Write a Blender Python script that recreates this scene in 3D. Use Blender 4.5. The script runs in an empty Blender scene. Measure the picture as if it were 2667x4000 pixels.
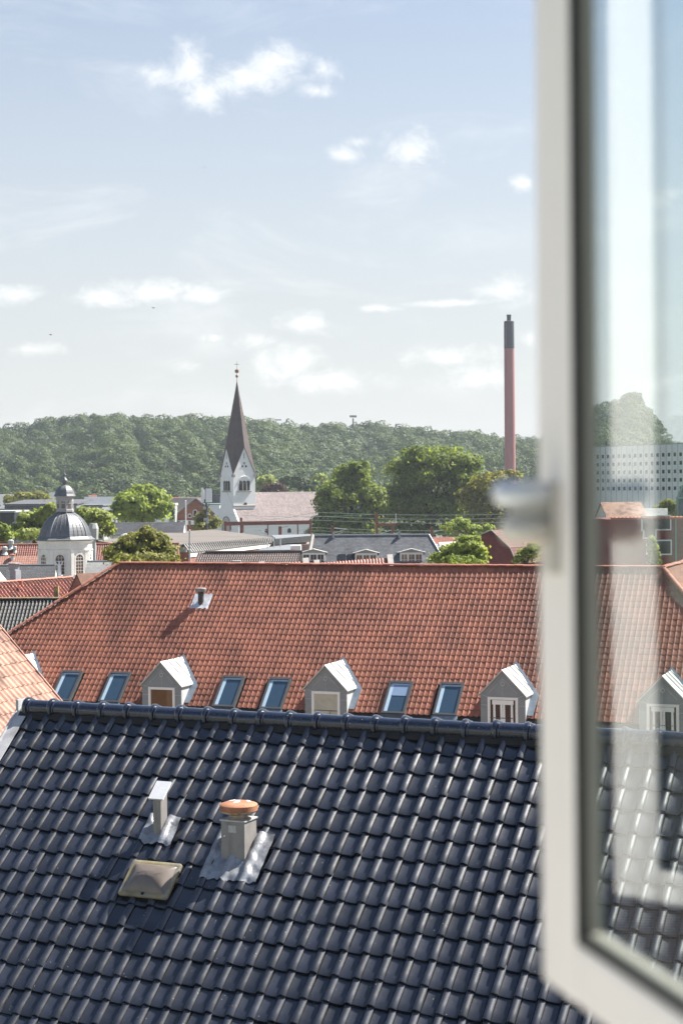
import bpy, bmesh, math, random
import numpy as np
from mathutils import Vector, Matrix

random.seed(7)
RNG = np.random.default_rng(7)
SC = bpy.context.scene
COL = SC.collection

# ------------------------------------------------------------------ camera
FPX, CX, HY, ROLL, CAMZ = 6800.0, 1333.5, 1905.0, 0.0083, 20.0
CAM = Vector((0, 0, CAMZ))
RT = Vector((math.cos(ROLL), 0, -math.sin(ROLL)))
UP = Vector((math.sin(ROLL), 0, math.cos(ROLL)))
FW = Vector((0, 1, 0))
cd = bpy.data.cameras.new('camera')
cam = bpy.data.objects.new('camera', cd)
COL.objects.link(cam)
m = Matrix.Identity(4)
for i, ax in enumerate((RT, UP, -FW)):
    for k in range(3):
        m[k][i] = ax[k]
m.translation = CAM
cam.matrix_world = m
cd.sensor_fit = 'VERTICAL'
cd.sensor_height = 36.0
cd.sensor_width = 24.0
cd.lens = 36.0 * FPX / 4000.0
cd.shift_y = -(2000.0 - HY) / 4000.0
cd.clip_start = 0.05
cd.clip_end = 6000
cd.dof.use_dof = True
cd.dof.focus_distance = 45.0
cd.dof.aperture_fstop = 6.2
SC.camera = cam

def ray(px, py):
    return FW + RT * ((px - CX) / FPX) + UP * ((HY - py) / FPX)

def W(px, py, d):
    """a direction read from the photograph, at a distance d that is known from what the thing stands by"""
    return CAM + ray(px, py) * d

# ------------------------------------------------------------------ sky and sun
SUN_AZ, SUN_EL = math.radians(62), math.radians(50)
SUNV = Vector((math.cos(SUN_EL) * math.sin(SUN_AZ), math.cos(SUN_EL) * math.cos(SUN_AZ), math.sin(SUN_EL)))
SKY_STRENGTH, CLOUD_LUM, VEIL_LUM = 0.056, 9.0, 5.6
HAZE = 0.00011
world = bpy.data.worlds.new('World')
SC.world = world
world.use_nodes = True
wt = world.node_tree
wt.nodes.clear()

def wn(t, **k):
    n = wt.nodes.new(t)
    for a, b in k.items():
        setattr(n, a, b)
    return n

def wl(a, b):
    wt.links.new(a, b)

def wmath(op, a, b=None, c=None, clamp=False):
    n = wn('ShaderNodeMath', operation=op)
    n.use_clamp = clamp
    for i, v in enumerate((a, b, c)):
        if v is None:
            continue
        if isinstance(v, (int, float)):
            n.inputs[i].default_value = v
        else:
            wl(v, n.inputs[i])
    return n.outputs[0]

sky = wn('ShaderNodeTexSky')
sky.sky_type = 'NISHITA'
sky.sun_disc = False
sky.sun_elevation = SUN_EL
sky.sun_rotation = SUN_AZ
sky.altitude = 0
sky.air_density = 1.0
sky.dust_density = 0.8
sky.ozone_density = 1.3
tc = wn('ShaderNodeTexCoord')
sep = wn('ShaderNodeSeparateXYZ')
wl(tc.outputs['Generated'], sep.inputs[0])
az = wmath('ARCTAN2', sep.outputs[0], sep.outputs[1])
el = wmath('ARCSINE', sep.outputs[2])
comb = wn('ShaderNodeCombineXYZ')
wl(az, comb.inputs[0])
wl(el, comb.inputs[1])
P2 = comb.outputs[0]

def wnoise(scale, detail, rough, stretch, dist=0.0, off=(0, 0, 0)):
    mp = wn('ShaderNodeMapping')
    mp.inputs['Scale'].default_value = stretch
    mp.inputs['Location'].default_value = off
    wl(P2, mp.inputs[0])
    n = wn('ShaderNodeTexNoise')
    n.inputs['Scale'].default_value = scale
    n.inputs['Detail'].default_value = detail
    n.inputs['Roughness'].default_value = rough
    n.inputs['Distortion'].default_value = dist
    wl(mp.outputs[0], n.inputs['Vector'])
    return n.outputs[0]

def wrange(v, a, b, lo=0.0, hi=1.0):
    n = wn('ShaderNodeMapRange', interpolation_type='SMOOTHSTEP')
    wl(v, n.inputs['Value'])
    n.inputs['From Min'].default_value = a
    n.inputs['From Max'].default_value = b
    n.inputs['To Min'].default_value = lo
    n.inputs['To Max'].default_value = hi
    return n.outputs[0]

# clouds as they stood that day: centre, half width, half height (photo pixels -> angles), thickness
CLOUDS = [
    (600, 285, 125, 55, .95), (745, 290, 100, 115, 1.0), (790, 375, 110, 60, .8), (870, 330, 120, 60, .9), (960, 295, 190, 60, 1.0), (1060, 255, 150, 75, 1.0), (1260, 270, 80, 50, .6),
    (1230, 355, 90, 35, .5), (1610, 585, 115, 85, 1.0), (1350, 610, 90, 45, .7), (1400, 555, 70, 35, .4), (2035, 715, 60, 40, .7),
    (60, 1150, 130, 42, .9), (410, 1165, 170, 45, .95), (620, 1148, 210, 52, 1.0), (760, 1155, 140, 40, .9), (1480, 1205, 110, 18, .7),
    (1750, 1185, 220, 18, .75), (1980, 1130, 150, 80, .5), (1200, 1265, 190, 60, .45), (1120, 1410, 150, 90, .85), (1290, 1490, 190, 48, 1.0),
    (1750, 1395, 190, 50, .85), (1850, 1475, 180, 60, .9), (1000, 1330, 170, 60, .3), (840, 1320, 80, 30, .35), (130, 1365, 140, 35, .4),
    (730, 1430, 90, 35, .3), (2070, 1320, 60, 40, .5), (2590, 780, 120, 60, .5), (2600, 1490, 140, 40, .6),
]
n_big = wnoise(40, 8, .62, (1, 1.35, 1), .7)
n_fine = wnoise(120, 5, .62, (1, 1.1, 1), .2, (3, 1, 0))
nz = wmath('ADD', wmath('MULTIPLY', n_big, .72), wmath('MULTIPLY', n_fine, .28))
best = None
for (px, py, rx, ry, th) in CLOUDS:
    r = ray(px, py).normalized()
    ca, ce = math.atan2(r.x, r.y), math.asin(r.z)
    s = wn('ShaderNodeVectorMath', operation='SUBTRACT')
    wl(P2, s.inputs[0])
    s.inputs[1].default_value = (ca, ce, 0)
    q = wn('ShaderNodeVectorMath', operation='MULTIPLY')
    wl(s.outputs[0], q.inputs[0])
    q.inputs[1].default_value = (FPX / (rx * 1.25), FPX / (ry * 1.3), 0)
    ln = wn('ShaderNodeVectorMath', operation='LENGTH')
    wl(q.outputs[0], ln.inputs[0])
    v = wmath('SUBTRACT', 1.0, ln.outputs['Value'])
    v = wmath('SUBTRACT', v, (1 - th) * .42)
    best = v if best is None else wmath('MAXIMUM', best, v)
dens = wrange(wmath('ADD', best, wmath('MULTIPLY', wmath('SUBTRACT', nz, .5), 2.7)), -.05, 1.5)
n_wisp = wnoise(9, 8, .62, (1, 2.6, 1), .5, (1.7, 4.1, 0))
wisp = wrange(n_wisp, .5, .84, 0, .34)
lowfade = wrange(el, .0, .6, 1.0, .2)
wisp = wmath('MULTIPLY', wisp, lowfade)
dens = wmath('MAXIMUM', wmath('MULTIPLY', dens, .97), wisp)
veil = wrange(el, -.06, .50, .90, .0)          # thin bright haze that lies low all round the horizon
vm_ = wn('ShaderNodeMixRGB')
wl(veil, vm_.inputs[0])
wl(sky.outputs[0], vm_.inputs[1])
vm_.inputs[2].default_value = (VEIL_LUM, VEIL_LUM, VEIL_LUM * .99, 1)
mix = wn('ShaderNodeMixRGB')
wl(dens, mix.inputs[0])
wl(vm_.outputs[0], mix.inputs[1])
mix.inputs[2].default_value = (CLOUD_LUM * .99, CLOUD_LUM * .985, CLOUD_LUM * .965, 1)
bg = wn('ShaderNodeBackground')
bg.inputs['Strength'].default_value = SKY_STRENGTH
wl(mix.outputs[0], bg.inputs['Color'])
wo = wn('ShaderNodeOutputWorld')
wl(bg.outputs[0], wo.inputs['Surface'])

sd = bpy.data.lights.new('sun', 'SUN')
sd.energy = 5.0
sd.angle = math.radians(.6)
sd.color = (1.0, .95, .87)
sun = bpy.data.objects.new('sun', sd)
sun.rotation_euler = (-SUNV).to_track_quat('-Z', 'Y').to_euler()
sun.location = (60, 40, 90)
COL.objects.link(sun)

SC.view_settings.view_transform = 'Standard'
SC.view_settings.look = 'None'
SC.view_settings.exposure = 1.36
SC.view_settings.gamma = 1.0
SC.view_settings.use_curve_mapping = False
SC.render.engine = 'CYCLES'
SC.cycles.use_denoising = True
SC.cycles.max_bounces = 8
SC.cycles.transparent_max_bounces = 16
SC.cycles.volume_bounces = 0
SC.cycles.caustics_reflective = False
SC.cycles.caustics_refractive = False

# ------------------------------------------------------------------ materials
MATS = {}

def nodes_of(name):
    mt = bpy.data.materials.new(name)
    mt.use_nodes = True
    nt = mt.node_tree
    b = nt.nodes['Principled BSDF']
    return mt, nt, b

def setin(b, **k):
    names = dict(rough='Roughness', metal='Metallic', spec='Specular IOR Level', coat='Coat Weight', coat_rough='Coat Roughness', ior='IOR', alpha='Alpha')
    for a, v in k.items():
        b.inputs[names[a]].default_value = v

def mat(name, col, rough=.7, var=.18, scale=3.0, fine=None, bump=0.0, bscale=40, per=0.0, col2=None, stain=0.0, stain_scale=.6, stain_stretch=(1, 1, .35), speck=None, **k):
    """procedural surface: base colour broken up by two noises, an optional second colour, a per-piece shade and weather stains"""
    if name in MATS:
        return MATS[name]
    mt, nt, b = nodes_of(name)
    N, L = nt.nodes, nt.links
    geo = N.new('ShaderNodeNewGeometry')
    def noise(sc, det=5, stretch=None):
        n = N.new('ShaderNodeTexNoise')
        n.inputs['Scale'].default_value = sc
        n.inputs['Detail'].default_value = det
        n.inputs['Roughness'].default_value = .6
        if stretch:
            mp = N.new('ShaderNodeMapping')
            mp.inputs['Scale'].default_value = stretch
            L.new(geo.outputs['Position'], mp.inputs[0])
            L.new(mp.outputs[0], n.inputs['Vector'])
        else:
            L.new(geo.outputs['Position'], n.inputs['Vector'])
        return n.outputs[0]
    def mrange(v, a, bb, lo, hi):
        n = N.new('ShaderNodeMapRange')
        L.new(v, n.inputs[0])
        for i, x in enumerate((a, bb, lo, hi)):
            n.inputs[i + 1].default_value = x
        return n.outputs[0]
    def math_(op, a, bb):
        n = N.new('ShaderNodeMath')
        n.operation = op
        for i, v in enumerate((a, bb)):
            if isinstance(v, (int, float)):
                n.inputs[i].default_value = v
            else:
                L.new(v, n.inputs[i])
        return n.outputs[0]
    f = mrange(noise(scale), .3, .7, 1 - var, 1 + var)
    if fine:
        f = math_('MULTIPLY', f, mrange(noise(fine, 3), .3, .7, 1 - var * .8, 1 + var * .8))
    if per:
        oi = N.new('ShaderNodeObjectInfo')
        rr = math_('FRACT', math_('ADD', oi.outputs['Random'], math_('MULTIPLY', geo.outputs['Random Per Island'], 7.31)), 0)
        f = math_('MULTIPLY', f, mrange(rr, 0, 1, 1 - per, 1 + per))
    if stain:
        f = math_('MULTIPLY', f, mrange(noise(stain_scale, 6, stain_stretch), .48, .68, 1.0, 1 - stain))
    base = N.new('ShaderNodeMixRGB')
    base.inputs[1].default_value = (*col, 1)
    base.inputs[2].default_value = (*(col2 or col), 1)
    if col2:
        L.new(mrange(noise(scale * .7 + .3, 6), .42, .62, 0, 1), base.inputs[0])
    vm = N.new('ShaderNodeVectorMath')
    vm.operation = 'SCALE'
    L.new(base.outputs[0], vm.inputs[0])
    L.new(f, vm.inputs['Scale'])
    outc = vm.outputs[0]
    if speck:                                    # lichen and droppings: (colour, size, amount)
        vo = N.new('ShaderNodeTexVoronoi')
        vo.inputs['Scale'].default_value = speck[1]
        L.new(geo.outputs['Position'], vo.inputs['Vector'])
        sp = mrange(vo.outputs['Distance'], speck[2], speck[2] * .55, 0, 1)
        sp = math_('MULTIPLY', sp, mrange(noise(speck[1] * .22, 2), .50, .60, 0, 1))
        mx = N.new('ShaderNodeMixRGB')
        L.new(sp, mx.inputs[0])
        L.new(outc, mx.inputs[1])
        mx.inputs[2].default_value = (*speck[0], 1)
        outc = mx.outputs[0]
    L.new(outc, b.inputs['Base Color'])
    setin(b, rough=rough, **k)
    if bump:
        bp = N.new('ShaderNodeBump')
        bp.inputs['Strength'].default_value = bump
        bp.inputs['Distance'].default_value = .01
        L.new(noise(bscale, 4), bp.inputs['Height'])
        L.new(bp.outputs[0], b.inputs['Normal'])
    MATS[name] = mt
    return mt

def uvmat(name, col, col2, mortar, sx, sy, rough=.8, offset=.5, msize=.06, var=.25, bump=.5, dist=.02, stain=.25):
    """rows of small pieces too far away to build: brick pattern on the uv of the wall or roof in metres"""
    if name in MATS:
        return MATS[name]
    mt, nt, b = nodes_of(name)
    N, L = nt.nodes, nt.links
    uv = N.new('ShaderNodeUVMap')
    br = N.new('ShaderNodeTexBrick')
    br.offset = offset
    br.inputs['Color1'].default_value = (*col, 1)
    br.inputs['Color2'].default_value = (*col2, 1)
    br.inputs['Mortar'].default_value = (*mortar, 1)
    br.inputs['Scale'].default_value = 1.0
    br.inputs['Brick Width'].default_value = sx
    br.inputs['Row Height'].default_value = sy
    br.inputs['Mortar Size'].default_value = msize * min(sx, sy)
    br.inputs['Mortar Smooth'].default_value = .3
    br.inputs['Bias'].default_value = -.1
    L.new(uv.outputs[0], br.inputs['Vector'])
    geo = N.new('ShaderNodeNewGeometry')
    n = N.new('ShaderNodeTexNoise')
    n.inputs['Scale'].default_value = .5
    n.inputs['Detail'].default_value = 8
    n.inputs['Roughness'].default_value = .65
    L.new(geo.outputs['Position'], n.inputs['Vector'])
    mr = N.new('ShaderNodeMapRange')
    L.new(n.outputs[0], mr.inputs[0])
    for i, x in enumerate((.3, .7, 1 - stain, 1 + stain)):
        mr.inputs[i + 1].default_value = x
    vm = N.new('ShaderNodeVectorMath')
    vm.operation = 'SCALE'
    L.new(br.outputs[0], vm.inputs[0])
    L.new(mr.outputs[0], vm.inputs['Scale'])
    L.new(vm.outputs[0], b.inputs['Base Color'])
    setin(b, rough=rough)
    bp = N.new('ShaderNodeBump')
    bp.inputs['Strength'].default_value = bump
    bp.inputs['Distance'].default_value = dist
    bp.invert = True
    L.new(br.outputs['Fac'], bp.inputs['Height'])
    L.new(bp.outputs[0], b.inputs['Normal'])
    MATS[name] = mt
    return mt

def leafmat(name, col, col2, trans=.35, rnd=.6, nsc=.45):
    if name in MATS:
        return MATS[name]
    mt, nt, b = nodes_of(name)
    N, L = nt.nodes, nt.links
    geo = N.new('ShaderNodeNewGeometry')
    mx = N.new('ShaderNodeMixRGB')
    mx.inputs[1].default_value = (*col, 1)
    mx.inputs[2].default_value = (*col2, 1)
    n = N.new('ShaderNodeTexNoise')
    n.inputs['Scale'].default_value = nsc
    n.inputs['Detail'].default_value = 3
    L.new(geo.outputs['Position'], n.inputs['Vector'])
    ad = N.new('ShaderNodeMath')
    ad.operation = 'MULTIPLY_ADD'
    L.new(geo.outputs['Random Per Island'], ad.inputs[0])
    ad.inputs[1].default_value = rnd
    mr = N.new('ShaderNodeMapRange')
    L.new(n.outputs[0], mr.inputs[0])
    for i, x in enumerate((.3, .7, -.15, .95 - rnd)):
        mr.inputs[i + 1].default_value = x
    L.new(mr.outputs[0], ad.inputs[2])
    L.new(ad.outputs[0], mx.inputs[0])
    L.new(mx.outputs[0], b.inputs['Base Color'])
    setin(b, rough=.6, spec=.25)
    tr = N.new('ShaderNodeBsdfTranslucent')
    sc = N.new('ShaderNodeVectorMath')
    sc.operation = 'MULTIPLY'
    L.new(mx.outputs[0], sc.inputs[0])
    sc.inputs[1].default_value = (1.5, 1.6, .8)
    L.new(sc.outputs[0], tr.inputs[0])
    ms = N.new('ShaderNodeMixShader')
    ms.inputs[0].default_value = trans
    L.new(b.outputs[0], ms.inputs[1])
    L.new(tr.outputs[0], ms.inputs[2])
    L.new(ms.outputs[0], N['Material Output'].inputs[0])
    MATS[name] = mt
    return mt

def glassmat(name, tint=(1, 1, 1), ior=1.5, see=True, dark=(.02, .03, .04), rough=0.0):
    if name in MATS:
        return MATS[name]
    mt, nt, b = nodes_of(name)
    N, L = nt.nodes, nt.links
    N.remove(b)
    fr = N.new('ShaderNodeFresnel')
    gm = N.new('ShaderNodeNewGeometry')
    mr = N.new('ShaderNodeMapRange')           # keep the same optics for both sides of a thin pane
    L.new(gm.outputs['Backfacing'], mr.inputs[0])
    mr.inputs[3].default_value = ior
    mr.inputs[4].default_value = 1 / ior
    L.new(mr.outputs[0], fr.inputs[0])
    gl = N.new('ShaderNodeBsdfGlossy')
    gl.inputs['Roughness'].default_value = rough
    gl.inputs[0].default_value = (.95, .97, 1, 1)
    if see:
        tr = N.new('ShaderNodeBsdfTransparent')
        tr.inputs[0].default_value = (*tint, 1)
    else:
        tr = N.new('ShaderNodeBsdfDiffuse')
        tr.inputs[0].default_value = (*dark, 1)
    ms = N.new('ShaderNodeMixShader')
    L.new(fr.outputs[0], ms.inputs[0])
    L.new(tr.outputs[0], ms.inputs[1])
    L.new(gl.outputs[0], ms.inputs[2])
    L.new(ms.outputs[0], N['Material Output'].inputs[0])
    MATS[name] = mt
    return mt

# ------------------------------------------------------------------ objects
ORG = {}

def tag(o, label=None, cat=None, group=None, kind=None):
    if label: o['label'] = label
    if cat: o['category'] = cat
    if group: o['group'] = group
    if kind: o['kind'] = kind
    return o

def thing(name, label, cat, loc, group=None):
    o = bpy.data.objects.new(name, None)
    o.empty_display_size = .3
    COL.objects.link(o)
    o.location = loc
    ORG[o] = Vector(loc)
    return tag(o, label, cat, group)

def link(name, me, parent=None, M=None, org=None):
    """an object of the mesh me; M is its place in the world"""
    o = bpy.data.objects.new(name, me)
    COL.objects.link(o)
    M = M or Matrix.Identity(4)
    if parent is not None:
        o.parent = parent
        po = ORG.get(parent, Vector((0, 0, 0)))
        o.matrix_local = Matrix.Translation(-po) @ M
        ORG[o] = Vector((0, 0, 0)) if M == Matrix.Identity(4) else None
    else:
        o.matrix_local = M
        ORG[o] = M.translation.copy()
    return o

class MB:
    def __init__(self):
        self.v, self.f, self.mi, self.uv = [], [], [], []
        self.M = None
    def add(self, vs, fs, mi=0, uvs=None):
        b = len(self.v)
        for p in vs:
            p = Vector(p)
            self.v.append(self.M @ p if self.M else p)
        for k, f in enumerate(fs):
            self.f.append([b + i for i in f])
            self.mi.append(mi)
            self.uv.append(uvs[k] if uvs else None)
        return self
    def hexa(self, p, mi=0):
        """8 corners: bottom four then top four, both round the same way"""
        return self.add(p, [(3, 2, 1, 0), (4, 5, 6, 7), (0, 1, 5, 4), (1, 2, 6, 5), (2, 3, 7, 6), (3, 0, 4, 7)], mi)
    def box(self, c, X, Y, Z, mi=0):
        """centre and three half-axis vectors"""
        c, X, Y, Z = Vector(c), Vector(X), Vector(Y), Vector(Z)
        return self.hexa([c - X - Y - Z, c + X - Y - Z, c + X + Y - Z, c - X + Y - Z, c - X - Y + Z, c + X - Y + Z, c + X + Y + Z, c - X + Y + Z], mi)
    def abox(self, x0, x1, y0, y1, z0, z1, mi=0):
        return self.box(((x0 + x1) / 2, (y0 + y1) / 2, (z0 + z1) / 2), ((x1 - x0) / 2, 0, 0), (0, (y1 - y0) / 2, 0), (0, 0, (z1 - z0) / 2), mi)
    def prism(self, poly, ext, mi=0, uv=None):
        """polygon of points pushed along ext"""
        n = len(poly)
        poly = [Vector(p) for p in poly]
        ext = Vector(ext)
        vs = poly + [p + ext for p in poly]
        fs = [tuple(range(n)), tuple(range(2 * n - 1, n - 1, -1))] + [(i, (i + 1) % n, n + (i + 1) % n, n + i) for i in range(n)]
        return self.add(vs, fs, mi)
    def tube(self, pts, r, n=8, mi=0, cap=True):
        pts = [Vector(p) for p in pts]
        rs = r if isinstance(r, (list, tuple)) else [r] * len(pts)
        vs, fs = [], []
        for i, p in enumerate(pts):
            d = (pts[min(i + 1, len(pts) - 1)] - pts[max(i - 1, 0)]).normalized()
            a = d.orthogonal().normalized() if abs(d.z) < .999 else Vector((1, 0, 0))
            if abs(d.z) < .95:
                a = d.cross(Vector((0, 0, 1))).normalized()
            b = d.cross(a).normalized()
            for k in range(n):
                t = 2 * math.pi * k / n
                vs.append(p + (a * math.cos(t) + b * math.sin(t)) * rs[i])
        for i in range(len(pts) - 1):
            for k in range(n):
                fs.append((i * n + k, i * n + (k + 1) % n, (i + 1) * n + (k + 1) % n, (i + 1) * n + k))
        if cap:
            fs.append(tuple(range(n - 1, -1, -1)))
            fs.append(tuple((len(pts) - 1) * n + k for k in range(n)))
        return self.add(vs, fs, mi)
    def lathe(self, c, prof, n=16, rot=0.0, mi=0):
        """(radius, z) profile turned about the vertical through c"""
        c = Vector(c)
        vs, fs = [], []
        for r, z in prof:
            for k in range(n):
                t = rot + 2 * math.pi * k / n
                vs.append(c + Vector((r * math.cos(t), r * math.sin(t), z)))
        for i in range(len(prof) - 1):
            for k in range(n):
                fs.append((i * n + k, i * n + (k + 1) % n, (i + 1) * n + (k + 1) % n, (i + 1) * n + k))
        fs.append(tuple(range(n - 1, -1, -1)))
        fs.append(tuple((len(prof) - 1) * n + k for k in range(n)))
        return self.add(vs, fs, mi)
    def plate(self, F, poly, th, mi=0, h=0.0):
        """flat plate on a roof or wall frame, outline in (s, t), uv in metres"""
        n = len(poly)
        top = [F.p(s, t, h) for s, t in poly]
        bot = [F.p(s, t, h - th) for s, t in poly]
        fs = [tuple(range(n)), tuple(range(2 * n - 1, n - 1, -1))] + [(i, n + i, n + (i + 1) % n, (i + 1) % n) for i in range(n)]
        uvs = [[(s, t) for s, t in poly], [(s, t) for s, t in reversed(poly)]] + [[poly[i], poly[i], poly[(i + 1) % n], poly[(i + 1) % n]] for i in range(n)]
        return self.add(top + bot, fs, mi, uvs)
    def mesh(self, name, mats, org=None, smooth=False, normals=True):
        me = bpy.data.meshes.new(name)
        o = org or Vector((0, 0, 0))
        me.from_pydata([tuple(p - o) for p in self.v], [], self.f)
        for mt in (mats if isinstance(mats, (list, tuple)) else [mats] if mats else []):
            me.materials.append(mt)
        if any(self.mi):
            me.polygons.foreach_set('material_index', self.mi)
        if any(u is not None for u in self.uv):
            lay = me.uv_layers.new(name='UVMap')
            k = 0
            for u, f in zip(self.uv, self.f):
                for j in range(len(f)):
                    if u is not None:
                        lay.data[k].uv = u[j]
                    k += 1
        if normals:
            bm = bmesh.new()
            bm.from_mesh(me)
            bmesh.ops.recalc_face_normals(bm, faces=bm.faces)
            bm.to_mesh(me)
            bm.free()
        if smooth:
            for p in me.polygons:
                p.use_smooth = True
            if smooth is not True:
                me.set_sharp_from_angle(angle=math.radians(smooth))
        me.update()
        return me
    def build(self, name, mats, parent=None, smooth=False, normals=True):
        if not self.v:
            return None
        if parent is not None:
            po = ORG.get(parent)
            if po is None:
                po = Vector((0, 0, 0))
            me = self.mesh(name, mats, po, smooth, normals)
            o = bpy.data.objects.new(name, me)
            COL.objects.link(o)
            o.parent = parent
            ORG[o] = po.copy()
            # the child sits at its parent's origin
            return o
        c = sum(self.v, Vector()) / len(self.v)
        c.z = min(p.z for p in self.v)
        me = self.mesh(name, mats, c, smooth, normals)
        o = bpy.data.objects.new(name, me)
        COL.objects.link(o)
        o.location = c
        ORG[o] = c.copy()
        return o

class Frame:
    """a plane to build on: origin, right, up the slope; h is off the surface"""
    def __init__(self, O, X, Y):
        self.O, self.X, self.Y = Vector(O), Vector(X).normalized(), Vector(Y).normalized()
        self.Z = self.X.cross(self.Y).normalized()
    def p(self, s, t, h=0.0):
        return self.O + self.X * s + self.Y * t + self.Z * h
    def hit(self, px, py):
        r = ray(px, py)
        k = (self.O - CAM).dot(self.Z) / r.dot(self.Z)
        q = CAM + r * k - self.O
        return q.dot(self.X), q.dot(self.Y)
    def hitw(self, px, py):
        return self.p(*self.hit(px, py))
    def mat(self, s, t, h=0.0, scale=1.0):
        M = Matrix.Identity(4)
        for i, ax in enumerate((self.X, self.Y, self.Z)):
            for k in range(3):
                M[k][i] = ax[k] * scale
        M.translation = self.p(s, t, h)
        return M

def axes(azdeg):
    a = math.radians(azdeg)
    return Vector((math.cos(a), -math.sin(a), 0)), Vector((math.sin(a), math.cos(a), 0))

def roof_frame(O, azdeg, pitch):
    X, Nh = axes(azdeg)
    p = math.radians(pitch)
    return Frame(O, X, Nh * math.cos(p) + Vector((0, 0, math.sin(p))))

def wall_frame(O, azdeg):
    """vertical wall facing back along the azimuth"""
    X, Nh = axes(azdeg)
    return Frame(O, X, (0, 0, 1))

ZV = Vector((0, 0, 1))

def pix(P):
    d = P - CAM
    return CX + FPX * d.dot(RT) / d.y, HY - FPX * d.dot(UP) / d.y

def tile_mesh(name, prof, L, th, lift, ny, mats, round_lip=.004, scallop=0.0):
    """one roof tile: cross profile (x, z), length L up the slope, raised at its lower end"""
    ys = [0.0, .010] + [L * (i + 1) / ny for i in range(ny)]
    vs, fs, mi = [], [], []
    nx = len(prof)
    for y in ys:
        for x, z in prof:
            zz = z + lift * (1 - y / L) - (round_lip if y == 0 else 0)
            sc_ = scallop * max(0.0, 1 - ((x - prof[-1][0] * .47) / (prof[-1][0] * .45)) ** 2) * max(0.0, 1 - y / (L * .6))
            vs.append((x, y - sc_, zz))
    for j in range(len(ys) - 1):
        for i in range(nx - 1):
            fs.append((j * nx + i, j * nx + i + 1, (j + 1) * nx + i + 1, (j + 1) * nx + i))
            mi.append(0)
    b = len(vs)
    for x, z in prof:
        sc_ = scallop * max(0.0, 1 - ((x - prof[-1][0] * .47) / (prof[-1][0] * .45)) ** 2)
        vs.append((x, .004 - sc_, z + lift - th))
    for i in range(nx - 1):
        fs.append((b + i, b + i + 1, i + 1, i))
        mi.append(1 if len(mats) > 1 else 0)
    # right hand edge
    b2 = len(vs)
    xr, zr = prof[-1]
    for y in ys:
        vs.append((xr - .002, y, zr + lift * (1 - y / L) - th))
    for j in range(len(ys) - 1):
        fs.append((j * nx + nx - 1, b2 + j, b2 + j + 1, (j + 1) * nx + nx - 1))
        mi.append(1 if len(mats) > 1 else 0)
    me = bpy.data.meshes.new(name)
    me.from_pydata(vs, [], fs)
    for mt in mats:
        me.materials.append(mt)
    me.polygons.foreach_set('material_index', mi)
    for p in me.polygons:
        p.use_smooth = True
    me.set_sharp_from_angle(angle=math.radians(38))
    me.update()
    return me

def join_copies(name, me, Ms, parent, mats=None, kind='stuff', cut=None):
    """many placed copies of one small mesh as a single real mesh"""
    nv = len(me.vertices)
    co = np.empty(nv * 3)
    me.vertices.foreach_get('co', co)
    co = np.c_[co.reshape(-1, 3), np.ones(nv)]
    nl = len(me.loops)
    li = np.empty(nl, int)
    me.loops.foreach_get('vertex_index', li)
    npoly = len(me.polygons)
    ls = np.empty(npoly, int)
    lt = np.empty(npoly, int)
    mi = np.empty(npoly, int)
    me.polygons.foreach_get('loop_start', ls)
    me.polygons.foreach_get('loop_total', lt)
    me.polygons.foreach_get('material_index', mi)
    A = np.array([np.array(M) for M in Ms])
    po = np.array(ORG.get(parent) or Vector((0, 0, 0)))
    V = np.einsum('kij,vj->kvi', A, co)[:, :, :3] - po
    K = len(Ms)
    out = bpy.data.meshes.new(name)
    out.vertices.add(K * nv)
    out.vertices.foreach_set('co', V.ravel())
    out.loops.add(K * nl)
    out.loops.foreach_set('vertex_index', (li[None] + (np.arange(K) * nv)[:, None]).ravel())
    out.polygons.add(K * npoly)
    out.polygons.foreach_set('loop_start', (ls[None] + (np.arange(K) * nl)[:, None]).ravel())
    out.polygons.foreach_set('material_index', np.tile(mi, K))
    for mt in me.materials:
        out.materials.append(mt)
    out.update(calc_edges=True)
    if cut:
        bm = bmesh.new()
        bm.from_mesh(out)
        for (co_, no_) in cut:
            bmesh.ops.bisect_plane(bm, geom=bm.verts[:] + bm.edges[:] + bm.faces[:], plane_co=Vector(co_) - Vector(po), plane_no=no_, clear_outer=True)
        bm.to_mesh(out)
        bm.free()
    for p in out.polygons:
        p.use_smooth = True
    out.set_sharp_from_angle(angle=math.radians(38))
    o = bpy.data.objects.new(name, out)
    COL.objects.link(o)
    if parent is not None:
        o.parent = parent
    ORG[o] = Vector(po)
    if kind:
        o['kind'] = kind
    return o

def tile_field(F, cells, me, parent, nobj, w, g, h=0.0, jit=.004, cut=None, name='roof_tile', rest='roof_tiles_far'):
    """cells: (s, t) of each tile's lower left corner; the nobj that show largest are pieces of their own"""
    scored = []
    for s, t in cells:
        P = F.p(s + w / 2, t + g / 2)
        d = P - CAM
        x, y = pix(P)
        seen = -30 < x < 2700 and -30 < y < 4030
        scored.append((0 if seen else 1, d.length, s, t))
    scored.sort()
    rest_M = []
    def place(s, t):
        sag = jit * 3.0 * math.sin(s * .55 + t * .31) * math.sin(t * .47 + 1.3 + s * .12)      # old battens are never flat
        M = F.mat(s + random.gauss(0, jit * .5), t + random.gauss(0, jit) + sag * .5, h + sag + random.gauss(0, jit * .35))
        return M @ Matrix.Rotation(random.gauss(0, jit * 1.6), 4, 'Z') @ Matrix.Rotation(random.gauss(0, jit * 1.8), 4, 'Y') @ Matrix.Rotation(random.gauss(0, jit * 1.2), 4, 'X')
    for k, (u, d, s, t) in enumerate(scored):
        M = place(s, t)
        if k < nobj and not u:
            o = bpy.data.objects.new(name, me)
            COL.objects.link(o)
            o.parent = parent
            o.matrix_local = Matrix.Translation(-(ORG[parent])) @ M
        else:
            rest_M.append(M)
    if rest_M:
        join_copies(rest, me, rest_M, parent, cut=cut)

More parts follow.
